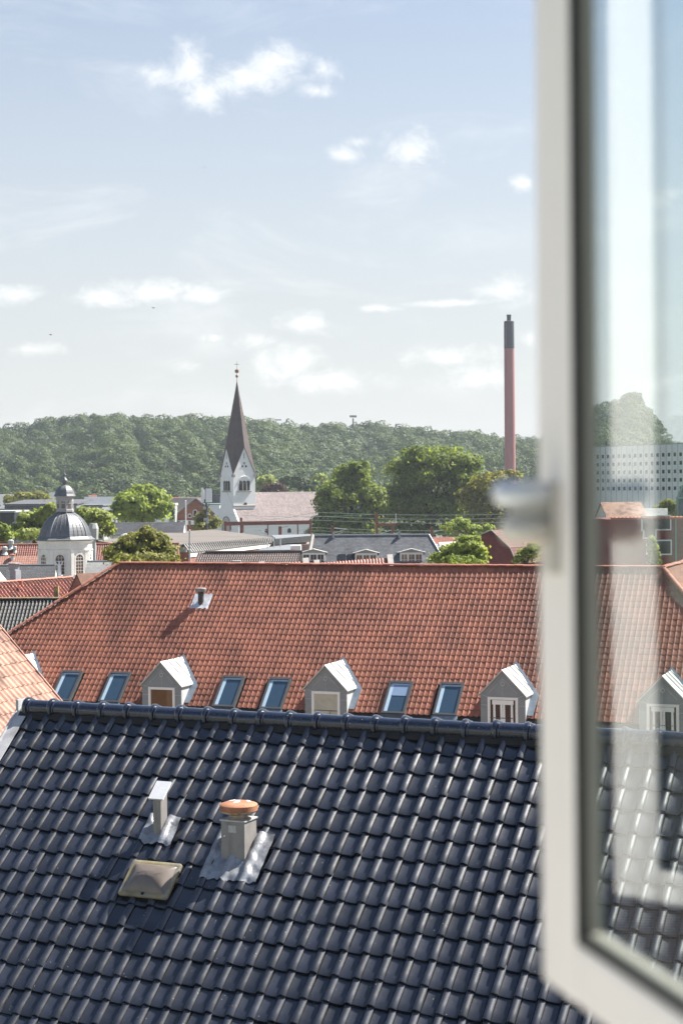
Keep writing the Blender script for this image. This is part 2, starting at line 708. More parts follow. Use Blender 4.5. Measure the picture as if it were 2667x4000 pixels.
def ridge_tiles(pts0, pts1, n, r, parent, mt, upv, name='ridge_tile', collar=True, seg=9, flat=.8):
    """half round tiles end to end from pts0 to pts1, each its own piece, overlapping like a row of caps"""
    A, B = Vector(pts0), Vector(pts1)
    ax = (B - A).normalized()
    Ln = (B - A).length / n
    side = ax.cross(upv).normalized()
    up = side.cross(ax).normalized()
    mb = MB()
    prof = [(0, 1.0), (Ln + .02, .93)]
    if collar:
        prof = [(-.014, 1.0), (-.010, 1.12), (.0, 1.25), (.026, 1.30), (.052, 1.24), (.057, 1.04), (.066, 1.13), (.086, 1.12), (.092, 1.0), (Ln * .6, .985), (Ln + .01, .96)]
    vs, fs = [], []
    for x, k in prof:
        for i in range(seg + 1):
            a = math.pi * i / seg if not collar else math.radians(-38 + 256 * i / seg)
            vs.append((x, math.cos(a) * r * k, math.sin(a) * r * k * flat))
    for j in range(len(prof) - 1):
        for i in range(seg):
            fs.append((j * (seg + 1) + i, j * (seg + 1) + i + 1, (j + 1) * (seg + 1) + i + 1, (j + 1) * (seg + 1) + i))
    fs.append(tuple(range(seg + 1)))
    fs.append(tuple((len(prof) - 1) * (seg + 1) + i for i in range(seg, -1, -1)))
    mb.add(vs, fs)
    me = mb.mesh(name, mt, smooth=50)
    M0 = Matrix.Identity(4)
    for i, v in enumerate((ax, side, up)):
        for k in range(3):
            M0[k][i] = v[k]
    for k in range(n):
        M = M0.copy()
        M.translation = A + ax * (Ln * k) + up * random.gauss(0, .006)
        o = bpy.data.objects.new(name, me)
        COL.objects.link(o)
        o.parent = parent
        o.matrix_local = Matrix.Translation(-ORG[parent]) @ M @ Matrix.Rotation(random.gauss(0, .010), 4, 'Z')

def gable_body(t, F, s0, s1, tr, te, wall, roof, ground=0.0, over=.25, th=.12, back=True, roof_h=0.0, names=('wall', 'roof'), te_back=None):
    """walls with two gables under a front slope that lies on F (ridge at tr, eave at te), and the slope behind it"""
    c = F.Y.z
    Nh = Vector((F.Y.x, F.Y.y, 0)).normalized()
    ch = math.hypot(F.Y.x, F.Y.y)
    L = tr - te
    Lb = (tr - te_back) if te_back is not None else L
    mb = MB()
    sa, sb = s0 + over * .6, s1 - over * .6
    R = F.p(sa, tr, -th - .02)
    fe = F.p(sa, te + over, -th - .02)
    be = R + Nh * (Lb - over) * ch - ZV * (Lb - over) * c
    poly = [Vector((fe.x, fe.y, ground)), fe, R, be, Vector((be.x, be.y, ground))]
    ext = F.X * (sb - sa)
    n = 5
    a = poly
    b = [p + ext for p in poly]
    def hgt(p): return p.z
    vs = a + b
    fs = [(0, 1, 2, 3, 4), (9, 8, 7, 6, 5)] + [(i, (i + 1) % n, n + (i + 1) % n, n + i) for i in range(n)]
    def gu(p): return ((p - a[0]).dot(Nh), p.z)
    uvs = [[gu(p) for p in a], [gu(p) for p in reversed(b)]]
    for i in range(n):
        q = [a[i], a[(i + 1) % n], b[(i + 1) % n], b[i]]
        uvs.append([((p - a[0]).dot(F.X), p.z) for p in q])
    mb.add(vs, fs, 0, uvs)
    wo_ = mb.build(names[0], wall, t)
    mb = MB()
    mb.plate(F, [(s0, te), (s1, te), (s1, tr), (s0, tr)], th, h=roof_h)
    if back:
        Fb = Frame(F.p(s1, tr, 0), -F.X, -Nh * ch + ZV * c)
        mb.plate(Fb, [(0, -Lb), (s1 - s0, -Lb), (s1 - s0, -.004), (0, -.004)], th, h=roof_h)
    ro = mb.build(names[1], roof, t)
    return wo_, ro

# ------------------------------------------------------------------ palette
M_white = mat('white_paint', (.92, .87, .82), rough=.45, var=.03, scale=8)
M_gasket = mat('black_rubber', (.020, .020, .019), rough=.6, var=.1)
M_bead = mat('grey_bead', (.27, .26, .22), rough=.5, var=.05)
M_steel = mat('satin_steel', (.72, .74, .77), rough=.35, var=.06, scale=30, metal=.45)
M_brass = mat('worn_nickel', (.62, .59, .53), rough=.42, var=.08, scale=30, metal=.35)
M_pane = glassmat('window_glass', tint=(.95, .97, .965), ior=1.24)
M_btile = mat('black_glazed_tile', (.0165, .0195, .030), rough=.37, var=.28, scale=4, fine=70, per=.30, bump=.10, bscale=120, stain=.25, stain_scale=1.6, stain_stretch=(1, 1, 1), coat=1.0, coat_rough=.06, spec=.55, speck=((.34, .33, .29), 16, .10))
M_btile_edge = mat('mossy_shaded_tile_edge', (.014, .011, .008), rough=.9, var=.5, scale=30, col2=(.030, .026, .012))  # moss brown, darkened further for the shade on tile lips and slits
M_bridge = mat('glazed_ridge_tile', (.018, .023, .042), rough=.24, var=.2, scale=6, fine=50, per=.12, coat=.9, coat_rough=.06, speck=((.36, .35, .31), 14, .10))
M_mossband = mat('ridge_bedding', (.045, .040, .028), rough=.95, var=.5, scale=22, col2=(.09, .08, .045), bump=.6)
M_deck = mat('roof_underlay', (.03, .028, .026), rough=.9)
M_verge = mat('grey_white_verge', (.50, .50, .51), rough=.55, var=.18, scale=4, stain=.35, stain_scale=2.5)
M_lead = mat('crinkled_lead', (.34, .35, .37), rough=.42, var=.22, scale=9, fine=40, metal=.45, bump=.5, bscale=24, stain=.35, stain_scale=6)
M_ventgrey = mat('vent_sheet_grey', (.26, .245, .235), rough=.6, var=.12, scale=7, stain=.3, stain_scale=7, stain_stretch=(1, 1, .25))
M_rust = mat('rusty_cap', (.40, .185, .105), rough=.75, var=.2, scale=9, fine=60, col2=(.32, .13, .065))
M_lichen = mat('white_dropping', (.75, .75, .73), rough=.8, var=.08)
M_caplip = mat('pale_rusty_zinc', (.46, .43, .38), rough=.6, var=.25, scale=16, col2=(.40, .24, .12), stain=.3, stain_scale=12, stain_stretch=(1, 1, .2))
M_acryl = mat('tinted_acrylic', (.15, .122, .10), rough=.34, var=.16, scale=5, coat=.5, coat_rough=.15)
M_acrylrim = mat('acrylic_rim', (.20, .185, .15), rough=.5, var=.25, scale=8, col2=(.26, .22, .12))
M_plaster = mat('old_plaster', (.62, .60, .56), rough=.85, var=.1, scale=1.5, stain=.2)
M_rtile = mat('red_clay_tile', (.345, .126, .074), rough=.62, var=.18, scale=.9, fine=26, per=.12, col2=(.30, .112, .068), stain=.5, stain_scale=.30, stain_stretch=(1.3, .5, .5), bump=.1, bscale=90, speck=((.14, .07, .052), 9, .13))
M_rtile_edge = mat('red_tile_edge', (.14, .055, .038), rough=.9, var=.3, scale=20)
M_rridge = mat('red_ridge_tile', (.42, .16, .105), rough=.7, var=.18, scale=4, per=.14, fine=25)
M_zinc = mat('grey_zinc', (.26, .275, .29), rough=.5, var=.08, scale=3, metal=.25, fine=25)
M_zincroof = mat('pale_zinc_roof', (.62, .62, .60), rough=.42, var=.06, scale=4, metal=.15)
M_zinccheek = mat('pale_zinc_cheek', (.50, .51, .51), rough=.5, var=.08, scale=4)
M_bluelead = mat('blue_lead', (.17, .21, .26), rough=.55, var=.18, scale=5)
M_seam = mat('dark_seam', (.10, .105, .11), rough=.6)
M_veluxframe = mat('roof_window_frame', (.075, .078, .082), rough=.5, var=.12, scale=6)
M_pane_blue = glassmat('roof_window_glass', see=False, ior=1.9, dark=(.035, .07, .11))
M_pane_dark = glassmat('dark_window_glass', see=False, ior=1.6, dark=(.03, .03, .03))
M_pane_warm = glassmat('warm_window_glass', see=False, ior=1.5, dark=(.20, .10, .05))
M_blind = mat('pale_blind', (.55, .50, .40), rough=.8, var=.1, scale=4)
M_blind_blue = mat('blue_blind', (.20, .29, .44), rough=.6, var=.05)
M_reveal = mat('blue_white_reveal', (.42, .56, .68), rough=.5, var=.05)
M_gutter = mat('dark_gutter', (.10, .10, .105), rough=.5, var=.1)
M_otile = mat('pale_orange_tile', (.43, .24, .175), rough=.75, var=.18, scale=2.5, fine=24, per=.12, col2=(.36, .195, .145), stain=.7, stain_scale=2.2, stain_stretch=(1, 1, .5))
M_otile_edge = mat('orange_tile_edge', (.22, .10, .065), rough=.9, var=.3, scale=20)
M_brickred = uvmat('red_brick', (.34, .115, .075), (.27, .085, .055), (.30, .22, .18), .24, .075, msize=.12)

# ------------------------------------------------------------------ ground
gb = MB()
gb.add([(-2600, -300, 0), (2600, -300, 0), (2600, 2600, 0), (-2600, 2600, 0)], [(0, 1, 2, 3)])
ground = gb.build('ground', mat('town_ground', (.16, .155, .145), rough=.9, var=.25, scale=.05, fine=.6, col2=(.10, .12, .06)))
tag(ground, kind='structure')

# ------------------------------------------------------------------ the open window the view is seen past
A2 = Vector((.1345, 1.20, 0))                       # free edge of the open sash, plan
D2 = Vector((-.2366, .9716, 0)).normalized()        # along the sash, from hinge to free edge
N2 = Vector((-D2.y, D2.x, 0))                       # its inner face looks left, into the opening
SW = .74
ZB, ZT = CAMZ - .340, CAMZ + .96
HB = A2 - D2 * SW
win = thing('window', 'white casement window swung open beside the view', 'window', (HB.x, HB.y, 0))

def make_sash(A, D, N, zb, zt, name, label, handle):
    """a glazed casement leaf: A is the free edge, D runs from the hinge to it, N faces the room"""
    st, dp = .065, .018
    H0 = A - D * SW
    mb = MB()
    def mem(s0, s1, z0, z1, n0=0.0, n1=dp, mi=0):
        c = H0 + D * ((s0 + s1) / 2) - N * ((n0 + n1) / 2) + ZV * ((z0 + z1) / 2)
        mb.box(c, D * ((s1 - s0) / 2), N * ((n1 - n0) / 2), ZV * ((z1 - z0) / 2), mi)
    mem(0, st, zb, zt)
    mem(SW - st, SW, zb, zt)
    mem(st, SW - st, zb, zb + .041, .0005, dp - .0005)
    mem(st, SW - st, zt - .041, zt, .0005, dp - .0005)
    sash = mb.build(name, M_white, win)
    bm = bmesh.new(); bm.from_mesh(sash.data)
    bmesh.ops.bevel(bm, geom=bm.edges[:], offset=.005, segments=2, affect='EDGES', profile=.6)
    bm.to_mesh(sash.data); bm.free()
    if label: sash['label'] = label
    # dark gasket, grey bead, two panes
    x0, x1, z0, z1 = st, SW - st, zb + .041, zt - .041
    def ring(nm, w, n0, n1, inset, mt):
        r = MB()
        def m2(s0, s1, a, b):
            c = H0 + D * ((s0 + s1) / 2) - N * ((n0 + n1) / 2) + ZV * ((a + b) / 2)
            r.box(c, D * ((s1 - s0) / 2), N * ((n1 - n0) / 2), ZV * ((b - a) / 2))
        i = inset
        m2(x0 + i, x0 + i + w, z0 + i, z1 - i)
        m2(x1 - i - w, x1 - i, z0 + i, z1 - i)
        m2(x0 + i + w, x1 - i - w, z0 + i, z0 + i + w)
        m2(x0 + i + w, x1 - i - w, z1 - i - w, z1 - i)
        r.build(nm, mt, sash)
    ring('gasket', .006, .0008, .0062, .0003, M_gasket)
    ring('glazing_bead', .008, .0065, .0150, .0005, M_bead)
    for q in (.0118, .0140):
        p = MB()
        c = H0 + D * ((x0 + x1) / 2) - N * q + ZV * ((z0 + z1) / 2)
        p.box(c, D * ((x1 - x0) / 2 - .010), N * .0006, ZV * ((z1 - z0) / 2 - .010))
        p.build('glass_pane', M_pane, sash)
    if handle:
        hz = CAMZ - .012
        hc = H0 + D * (SW - .034)
        p = MB()
        p.box(hc + N * .003 + ZV * (hz - .016), D * .012, N * .003, ZV * .030)
        bp = p.build('handle_plate', M_brass, sash)
        def bar_(nm, mt, z, hh, ww_, n0, n1, tip):
            p = MB()
            prf = [(.6, n0), (1.0, n0 + .004), (1.0, (n0 + n1) / 2), (1.06, n1 - .008), (.92, n1 - .003), (.5, n1), (.02, n1 + .0005)]
            vs, fs = [], []
            n = 18
            for r, h in prf:
                for i in range(n):
                    a = 2 * math.pi * i / n
                    vs.append(hc + N * h + D * (ww_ * r * math.cos(a)) + ZV * (z + hh * r * math.sin(a)))
            for jj in range(len(prf) - 1):
                for i in range(n):
                    fs.append((jj * n + i, jj * n + (i + 1) % n, (jj + 1) * n + (i + 1) % n, (jj + 1) * n + i))
            p.add(vs, fs)
            p.build(nm, mt, sash, smooth=True)
        bar_('handle_grip', M_steel, hz + .007, .0090, .011, .004, .0425, 0)
        bar_('handle_catch', M_brass, hz - .0165, .0095, .010, .004, .0370, 0)
        p = MB()
        p.box(hc + N * .018 + ZV * (hz - .004), D * .003, N * .012, ZV * .008)
        p.build('handle_web', M_brass, sash)
    return sash

make_sash(A2, D2, N2, ZB, ZT, 'casement_sash', None, True)
A3 = Vector((-.425, 1.92, 0))  # second leaf, out of view, added to lay a white reflection in the pane
D3 = Vector((.31, .951, 0)).normalized()
make_sash(A3, D3, Vector((D3.y, -D3.x, 0)), CAMZ - .495, ZT, 'casement_sash', 'unseen leaf added so its white edge reflects in the open pane', False)
HL = A3 - D3 * SW
wd = (HL - HB).normalized()
wnr = Vector((-wd.y, wd.x, 0))
if wnr.y > 0: wnr = -wnr
for k, H in enumerate((HB - wd * .06, HL + wd * .06)):
    p = MB(); p.box(H + wnr * .05 + ZV * (CAMZ + .22), wd * .045, wnr * .06, ZV * .75); p.build('jamb', M_white, win)
p = MB(); p.box((HB + HL) / 2 + wnr * .04 + ZV * (CAMZ - .56), wd * ((HL - HB).length / 2 + .1), wnr * .10, ZV * .025); p.build('window_sill', M_white, win)
p = MB(); p.box((HB + HL) / 2 + wnr * .04 + ZV * (CAMZ + 1.0), wd * ((HL - HB).length / 2 + .1), wnr * .06, ZV * .03); p.build('head', M_white, win)
p = MB(); p.box((HB + HL) / 2 + wnr * .10 + ZV * ((CAMZ - .585) / 2), wd * 1.6, wnr * .14, ZV * ((CAMZ - .585) / 2)); p.build('wall_below', M_plaster, win)

# ------------------------------------------------------------------ the house with the black glazed roof
BW, BG = .25, 1.244 * .25
FB = roof_frame(CAM + Vector((-16.317, 91.34, -11.512)) * BW, 24.11, 40.11)
ES = -.07
B_R = .106
BT_RIDGE = .075
blackhouse = thing('black_roofed_house', 'house with a black glazed tile roof and round ridge caps', 'house', FB.p(4, 0).xy.to_3d())
gable_body(blackhouse, FB, ES - .12, 10.0, BT_RIDGE + .02, -17.2 * BG, M_plaster, M_deck, over=.2, th=.10, roof_h=-.115)
bprof = [(-.012, .008), (.003, .008), (.007, .021), (.030, .013), (.065, .005), (.105, .001), (.138, .003), (.146, .012), (.151, .013), (.155, .008), (.160, .016), (.170, .042), (.180, .054), (.193, .059), (.210, .057), (.228, .049), (.246, .037), (.250, .031)]
ROLLX, ROLLZ = .200, .059
def bheight(s):
    x = (s + ROLLX) % BW
    return float(np.interp(x, [q[0] for q in bprof], [q[1] for q in bprof]))
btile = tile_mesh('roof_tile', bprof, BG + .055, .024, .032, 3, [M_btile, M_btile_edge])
BH = -(ROLLZ + .032)
cells = [(j * BW - ROLLX, -r * BG) for r in range(1, 18) for j in range(0, 40)]
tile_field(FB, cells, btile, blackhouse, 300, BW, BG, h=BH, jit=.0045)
ridgeA, ridgeB = FB.p(-.13, BT_RIDGE, -.040), FB.p(9.8, BT_RIDGE, -.040)
ridge_tiles(ridgeA, ridgeB, int(round(9.93 / (1.545 * BW))), B_R, blackhouse, M_bridge, ZV, seg=14, flat=.98)
p = MB()
p.plate(FB, [(ES - .16, -17 * BG), (ES, -17 * BG), (ES, BT_RIDGE), (ES - .16, BT_RIDGE)], .012, h=-.035)
p.plate(FB, [(ES - .185, -17 * BG), (ES - .16, -17 * BG), (ES - .16, BT_RIDGE + .03), (ES - .185, BT_RIDGE + .03)], .26, h=-.01)
p.build('verge_board', M_verge, blackhouse)
p = MB()
hb = FB.p(ES - .17, BT_RIDGE + .02, -.06)
p.box(hb, FB.X * .02, Vector((FB.Y.x, FB.Y.y, 0)).normalized() * .10, ZV * .10)
p.build('ridge_end_plate', M_verge, blackhouse)

XB, NB = axes(24.11)

def drape(F, s0, s1, t0, t1, base, mt, parent, name, seed, amp=.018, follow=.72, ns=26, nt=22, taper=0.0):
    """a sheet of lead beaten down over the tiles"""
    rs = random.Random(seed)
    ph = [(rs.uniform(14, 40), rs.uniform(14, 40), rs.uniform(0, 6), rs.uniform(.2, 1)) for _ in range(7)]
    vs, fs = [], []
    for j in range(nt + 1):
        for i in range(ns + 1):
            u, v = i / ns, j / nt
            s = s0 + (s1 - s0) * u + (v - .5) * taper * (u - .5)
            t = t0 + (t1 - t0) * v
            e = sum(a * math.sin(kx * s + ky * t + q) for kx, ky, q, a in ph) / 7
            h = BH + .058 + max(bheight(s), 0) * follow + amp * e
            if v < .12: h -= .012 * (1 - v / .12)
            t += (.014 * math.sin(s * 25 + seed) + .012 * math.sin(s * 61)) * (1 - v)
            vs.append(F.p(s, t, h))
    for j in range(nt):
        for i in range(ns):
            a = j * (ns + 1) + i
            fs.append((a, a + 1, a + ns + 2, a + ns + 1))
    mb = MB(); mb.add(vs, fs)
    o = mb.build(name, mt, parent, smooth=True)
    return o

# square white vent post
s, t = FB.hit(612, 3250)
vent = MB()
fl = None
base = FB.p(s, t, BH + .03)
pw, pd = .052, .075
top = .45
c = base + NB * .05
vent.hexa([c - XB * pw - NB * pd - ZV * .10, c + XB * pw - NB * pd - ZV * .10, c + XB * pw + NB * pd - ZV * .05, c - XB * pw + NB * pd - ZV * .05,
           c - XB * pw - NB * pd + ZV * top, c + XB * pw - NB * pd + ZV * top, c + XB * pw + NB * pd + ZV * (top + .125), c - XB * pw + NB * pd + ZV * (top + .125)])
vpost = vent.build('vent_post', M_ventgrey, blackhouse)
vpost['label'] = 'slim square grey vent post with a sloping plate on top'
cp = MB()
ctr = c + ZV * (top + .070)
cp.box(ctr, XB * .098, FB.Y * .135, FB.Z * .011)
cp.build('vent_cap', mat('vent_cap_white', (.66, .66, .68), rough=.55, var=.06, scale=9, fine=50), vpost)
drape(FB, s - .20, s + .22, t - .14, t + .26, 0, M_lead, vpost, 'lead_flashing', 3, follow=.88, amp=.020, taper=-.05)

# square flue with a rusty mushroom cap
s, t = FB.hit(912, 3340)
base = FB.p(s, t, BH + .03)
bw, bd = .150, .150
c = base + NB * .10
bx = MB()
bh = .43
bx.hexa([c - XB * bw - NB * bd - ZV * .12, c + XB * bw - NB * bd - ZV * .12, c + XB * bw + NB * bd, c - XB * bw + NB * bd,
         c - XB * bw - NB * bd + ZV * bh, c + XB * bw - NB * bd + ZV * bh, c + XB * bw + NB * bd + ZV * bh, c - XB * bw + NB * bd + ZV * bh])
flue = bx.build('flue_box', M_ventgrey, blackhouse)
flue['label'] = 'grey sheet metal flue box under a round rusty mushroom cap'
lid = MB()
lid.box(c + ZV * (bh + .008), XB * (bw + .012), NB * (bd + .012), ZV * .008)
lid.build('flue_lid', mat('flue_lid_zinc', (.48, .47, .46), rough=.5, var=.15, scale=8), flue)
pl = MB()
pl.box(c - NB * (bd + .004) - XB * .005 + ZV * (bh - .085), XB * .050, NB * .004, ZV * .040)
pl.build('name_plate', mat('flue_plate', (.46, .44, .42), rough=.5, var=.2, scale=20), flue)
pl = MB()
pl.tube([c - NB * (bd - .002) - XB * .105 + ZV * (bh - .17), c - NB * (bd + .012) - XB * .105 + ZV * (bh - .17)], .010, 10)
pl.build('screw', M_lichen, flue)
ct = c + ZV * (bh + .016)
nk = MB(); nk.lathe(ct, [(.115, 0), (.118, .012), (.108, .02), (.106, .055)], 28)
nk.build('flue_neck', M_caplip, flue, smooth=40)
lp = MB(); lp.lathe(ct, [(.11, .05), (.150, .052), (.205, .075), (.214, .10), (.214, .118)], 36)
lp.build('cap_skirt', M_caplip, flue, smooth=40)
cpm = MB(); cpm.lathe(ct, [(.218, .092), (.219, .155), (.212, .163), (.16, .180), (.09, .194), (.03, .200), (.001, .201)], 40)
capo = cpm.build('mushroom_cap', M_rust, flue, smooth=35)
def splat(name, pts, zoff):
    q = MB()
    def hz(x, y):
        r = math.hypot(x, y)
        return float(np.interp(r, [0, .03, .09, .16, .212], [.201, .200, .194, .180, .163])) + zoff
    ring = [ct + XB * x + NB * y + ZV * hz(x, y) for x, y in pts]
    cx_, cy_ = sum(a for a, b in pts) / len(pts), sum(b for a, b in pts) / len(pts)
    cc = ct + XB * cx_ + NB * cy_ + ZV * (hz(cx_, cy_) + .001)
    q.add([cc] + ring, [(0, i + 1, (i + 1) % len(ring) + 1) for i in range(len(ring))])
    q.build(name, M_lichen, flue, normals=False)
splat('bird_dropping', [(-.01, -.11), (.03, -.10), (.04, -.05), (.02, .0), (.0, .01), (-.02, -.01), (-.015, -.06)], .003)
splat('bird_dropping', [(-.13, -.02), (-.09, -.03), (-.05, .06), (-.03, .10), (-.08, .09), (-.12, .04)], .003)
splat('bird_dropping', [(.06, .07), (.12, .02), (.13, .06), (.09, .11), (.05, .12)], .003)
drape(FB, s - .33, s + .39, t - .33, t + .36, 0, M_lead, flue, 'lead_flashing', 11, amp=.022, follow=.88, ns=34, nt=30)

# small domed skylight
cs = [FB.hit(x, y) for x, y in ((527.5, 3364), (708.7, 3376), (650, 3513.8), (469, 3498.5))]
ss = [c_[0] for c_ in cs]; tt = [c_[1] for c_ in cs]
s0, s1 = (ss[0] + ss[3]) / 2 - .02, (ss[1] + ss[2]) / 2 + .02
t1, t0 = (tt[0] + tt[1]) / 2, (tt[2] + tt[3]) / 2
def rr_ring(s0, s1, t0, t1, h, r, n=5):
    out = []
    for cx_, cy_, a0 in ((s1 - r, t1 - r, 0), (s0 + r, t1 - r, 90), (s0 + r, t0 + r, 180), (s1 - r, t0 + r, 270)):
        for k in range(n):
            a = math.radians(a0 + 90 * k / (n - 1))
            out.append(FB.p(cx_ + r * math.cos(a), cy_ + r * math.sin(a), h))
    return out
def loft(rings):
    mb = MB()
    n = len(rings[0])
    vs = [p for r in rings for p in r]
    fs = [(j * n + i, j * n + (i + 1) % n, (j + 1) * n + (i + 1) % n, (j + 1) * n + i) for j in range(len(rings) - 1) for i in range(n)]
    fs.append(tuple(len(vs) - n + i for i in range(n)))
    mb.add(vs, fs)
    return mb
hb_ = BH + .085
skyl = loft([rr_ring(s0 + .05, s1 - .05, t0 + .05, t1 - .05, BH - .02, .03), rr_ring(s0 + .03, s1 - .03, t0 + .03, t1 - .03, hb_ - .012, .03), rr_ring(s0, s1, t0, t1, hb_, .03),
             rr_ring(s0, s1, t0, t1, hb_ + .026, .03), rr_ring(s0 + .012, s1 - .012, t0 + .012, t1 - .012, hb_ + .034, .03), rr_ring(s0 + .045, s1 - .045, t0 + .045, t1 - .045, hb_ + .033, .02)]).build('skylight_rim', M_acrylrim, blackhouse, smooth=45)
skyl['label'] = 'small square skylight with a cloudy brown plastic dome'
e = .048
loft([rr_ring(s0 + e, s1 - e, t0 + e, t1 - e, hb_ + .032, .02), rr_ring(s0 + e + .006, s1 - e - .006, t0 + e + .006, t1 - e - .006, hb_ + .042, .03),
      rr_ring(s0 + .14, s1 - .14, t0 + .14, t1 - .14, hb_ + .105, .06), rr_ring(s0 + .20, s1 - .20, t0 + .20, t1 - .20, hb_ + .128, .05), rr_ring((s0 + s1) / 2 - .03, (s0 + s1) / 2 + .03, (t0 + t1) / 2 - .03, (t0 + t1) / 2 + .03, hb_ + .138, .02)]).build('plastic_dome', M_acryl, skyl, smooth=60)
q = MB(); q.tube([FB.p((s0 + s1) / 2, t0 + .032, hb_ + .03), FB.p((s0 + s1) / 2, t0 + .032, hb_ + .045)], .018, 12); q.build('dome_catch', M_gasket, skyl)

# ------------------------------------------------------------------ the long red tiled house with dormers
RW, RG = .22, .305
RPITCH = 44.0
FR = roof_frame(W(1850, 2211, 73.0), 20.0, RPITCH)
XR, NR = axes(20.0)
cR, sR_ = math.cos(math.radians(RPITCH)), math.sin(math.radians(RPITCH))
sL = FR.hit(462, 2203)[0]
sRt = FR.hit(2585, 2222)[0]
TE = FR.hit(1590, 2806)[1]
HL_RUN = cR * 1.236
redhouse = thing('red_roofed_house', 'long house with a red clay tile roof, zinc dormers and roof windows', 'house', Vector((FR.p(0, TE).x, FR.p(0, TE).y, 0)))
apexL, apexR = FR.p(sL, 0), FR.p(sRt, 0)
FWG = Frame(apexR, NR, -XR * cR + ZV * sR_)
wing = 15.0
# deck under the tiles, the slopes nobody tiles from here and the walls
p = MB()
hd = -.10
def low(P, k=hd): return P + ZV * k
eL, eR = FR.p(sL + TE * HL_RUN, TE), FR.p(sRt - TE * cR, TE)
bL = low(apexL) - XR * (-TE * HL_RUN) + NR * (-TE * cR) + ZV * TE * sR_
p.add([low(apexL), low(apexR), low(eR), low(eL)], [(0, 1, 2, 3)])
p.add([low(apexL), low(eL), bL], [(0, 1, 2)])
wb_top = low(FWG.p(wing, 0)); wb_low = low(FWG.p(wing, TE))
p.add([low(apexR), low(eR), wb_low, wb_top], [(0, 1, 2, 3)])
bR = low(apexR) + NR * (-TE * cR) + ZV * TE * sR_ - XR * (-TE * cR)
p.add([low(apexL), low(apexR), bR, bL], [(0, 1, 2, 3)])
wl_low = wb_top - XR * (-TE * cR) + ZV * TE * sR_
p.add([low(apexR), wb_top, wl_low, bR], [(0, 1, 2, 3)])
p.build('roof', M_deck, redhouse, normals=False)
p = MB()
zt_ = FR.p(0, TE).z - .15
ins = .35
def gpt(P): return Vector((P.x, P.y, 0))
c1, c2, c3 = eL + XR * ins + NR * ins, eR - XR * ins + NR * ins, bL + XR * ins - NR * ins
c4 = c2 + NR * ((c3 - c1).dot(NR))
foot = [gpt(c1), gpt(c2), gpt(c4), gpt(c3)]
p.hexa(foot + [f_ + ZV * zt_ for f_ in foot])
wfoot = [gpt(c4) - XR * (2 * -TE * cR - 2 * ins) , gpt(c4), gpt(wb_low - XR * ins), gpt(wb_low - XR * ins) - XR * (2 * -TE * cR - 2 * ins)]
wfoot = [f_ + NR * .02 if k < 2 else f_ for k, f_ in enumerate(wfoot)]
p.hexa(wfoot + [f_ + ZV * zt_ for f_ in wfoot])
p.build('wall', mat('pale_facade', (.70, .67, .62), rough=.85, var=.06, scale=1), redhouse)

rprof = [(-.010, .016), (0, .015), (.012, .008), (.05, .002), (.10, 0), (.145, .002), (.176, .008), (.188, .022), (.198, .029), (.209, .027), (.220, .016)]
rtile = tile_mesh('roof_tile', rprof, RG + .05, .016, .024, 1, [M_rtile, M_rtile_edge], scallop=.028)
nrow = int(-TE / RG)
# dormers, as places along the roof: (picture x, y of the peak where the little ridge meets the tiles)
DORM = [(128, 2556), (712, 2570), (1338, 2582), (2012, 2600), (2620, 2622)]
DL, DHW = 2.05, .88
DDROP = DHW * math.tan(math.radians(46))
dspots = [FR.hit(x, y) for x, y in DORM]
VEL = [(247.8, 2622), (435, 2627), (874, 2642), (1055, 2649), (1524, 2663), (1722, 2668.5)]
vspots = [FR.hit(x, y) for x, y in VEL]
VWD, VLN = .96, 1.62
cells = []
jl, jr = int((sL + TE * HL_RUN) / RW) - 2, int((sRt - TE * cR) / RW) + 2
for r in range(1, nrow + 1):
    t = -r * RG
    for j in range(jl, jr):
        s = j * RW
        if s + RW < sL + (t) * HL_RUN or s > sRt - (t + RG) * cR + .1:
            continue
        skip = False
        for (ds, dt) in dspots:
            if t + RG < dt - .4 and abs(s + RW / 2 - ds) < min(DHW - .12, (dt - .4 - t) * .9):
                skip = True
        for (vs_, vt_) in vspots:
            if vs_ - .02 < s + RW / 2 < vs_ + VWD + .02 and vt_ - VLN < t + RG / 2 < vt_:
                skip = True
        if not skip:
            cells.append((s, t))
hdL = (-XR * HL_RUN - NR * cR - ZV * sR_).normalized()
nL = hdL.cross(ZV).normalized()
if nL.dot(XR) > 0: nL = -nL
hdR = (XR * cR - NR * cR - ZV * sR_).normalized()
nR_ = hdR.cross(ZV).normalized()
if nR_.dot(XR) < 0: nR_ = -nR_
tile_field(FR, cells, rtile, redhouse, 300, RW, RG, h=-.052, jit=.004, cut=[(apexL, nL), (apexR, nR_)])
cells = []
for r in range(1, nrow + 1):
    t = -r * RG
    for j in range(-40, int(wing / RW)):
        if j * RW + RW > t * cR:
            cells.append((j * RW, t))
tile_field(FWG, cells, rtile, redhouse, 0, RW, RG, h=-.052, jit=.004, cut=[(apexR, -nR_)], rest='wing_roof_tiles')
ridge_tiles(FR.p(sL, .03, -.02), FR.p(sRt, .03, -.02), int((sRt - sL) / .36), .105, redhouse, M_rridge, ZV, collar=False, flat=.75, seg=7)
ridge_tiles(apexL + hdL * 10.6 + ZV * .0, apexL + hdL * .12 + ZV * .0, 29, .12, redhouse, M_rridge, ZV, collar=False, name='hip_tile', flat=.8, seg=7)
ridge_tiles(apexR + hdR * 10.6 + ZV * .0, apexR + hdR * .12 + ZV * .0, 29, .13, redhouse, M_rridge, ZV, collar=False, name='hip_tile', flat=.8, seg=7)
ridge_tiles(FWG.p(.2, .02, -.01), FWG.p(wing, .02, -.01), 40, .115, redhouse, M_rridge, ZV, collar=False, flat=.75, seg=7)
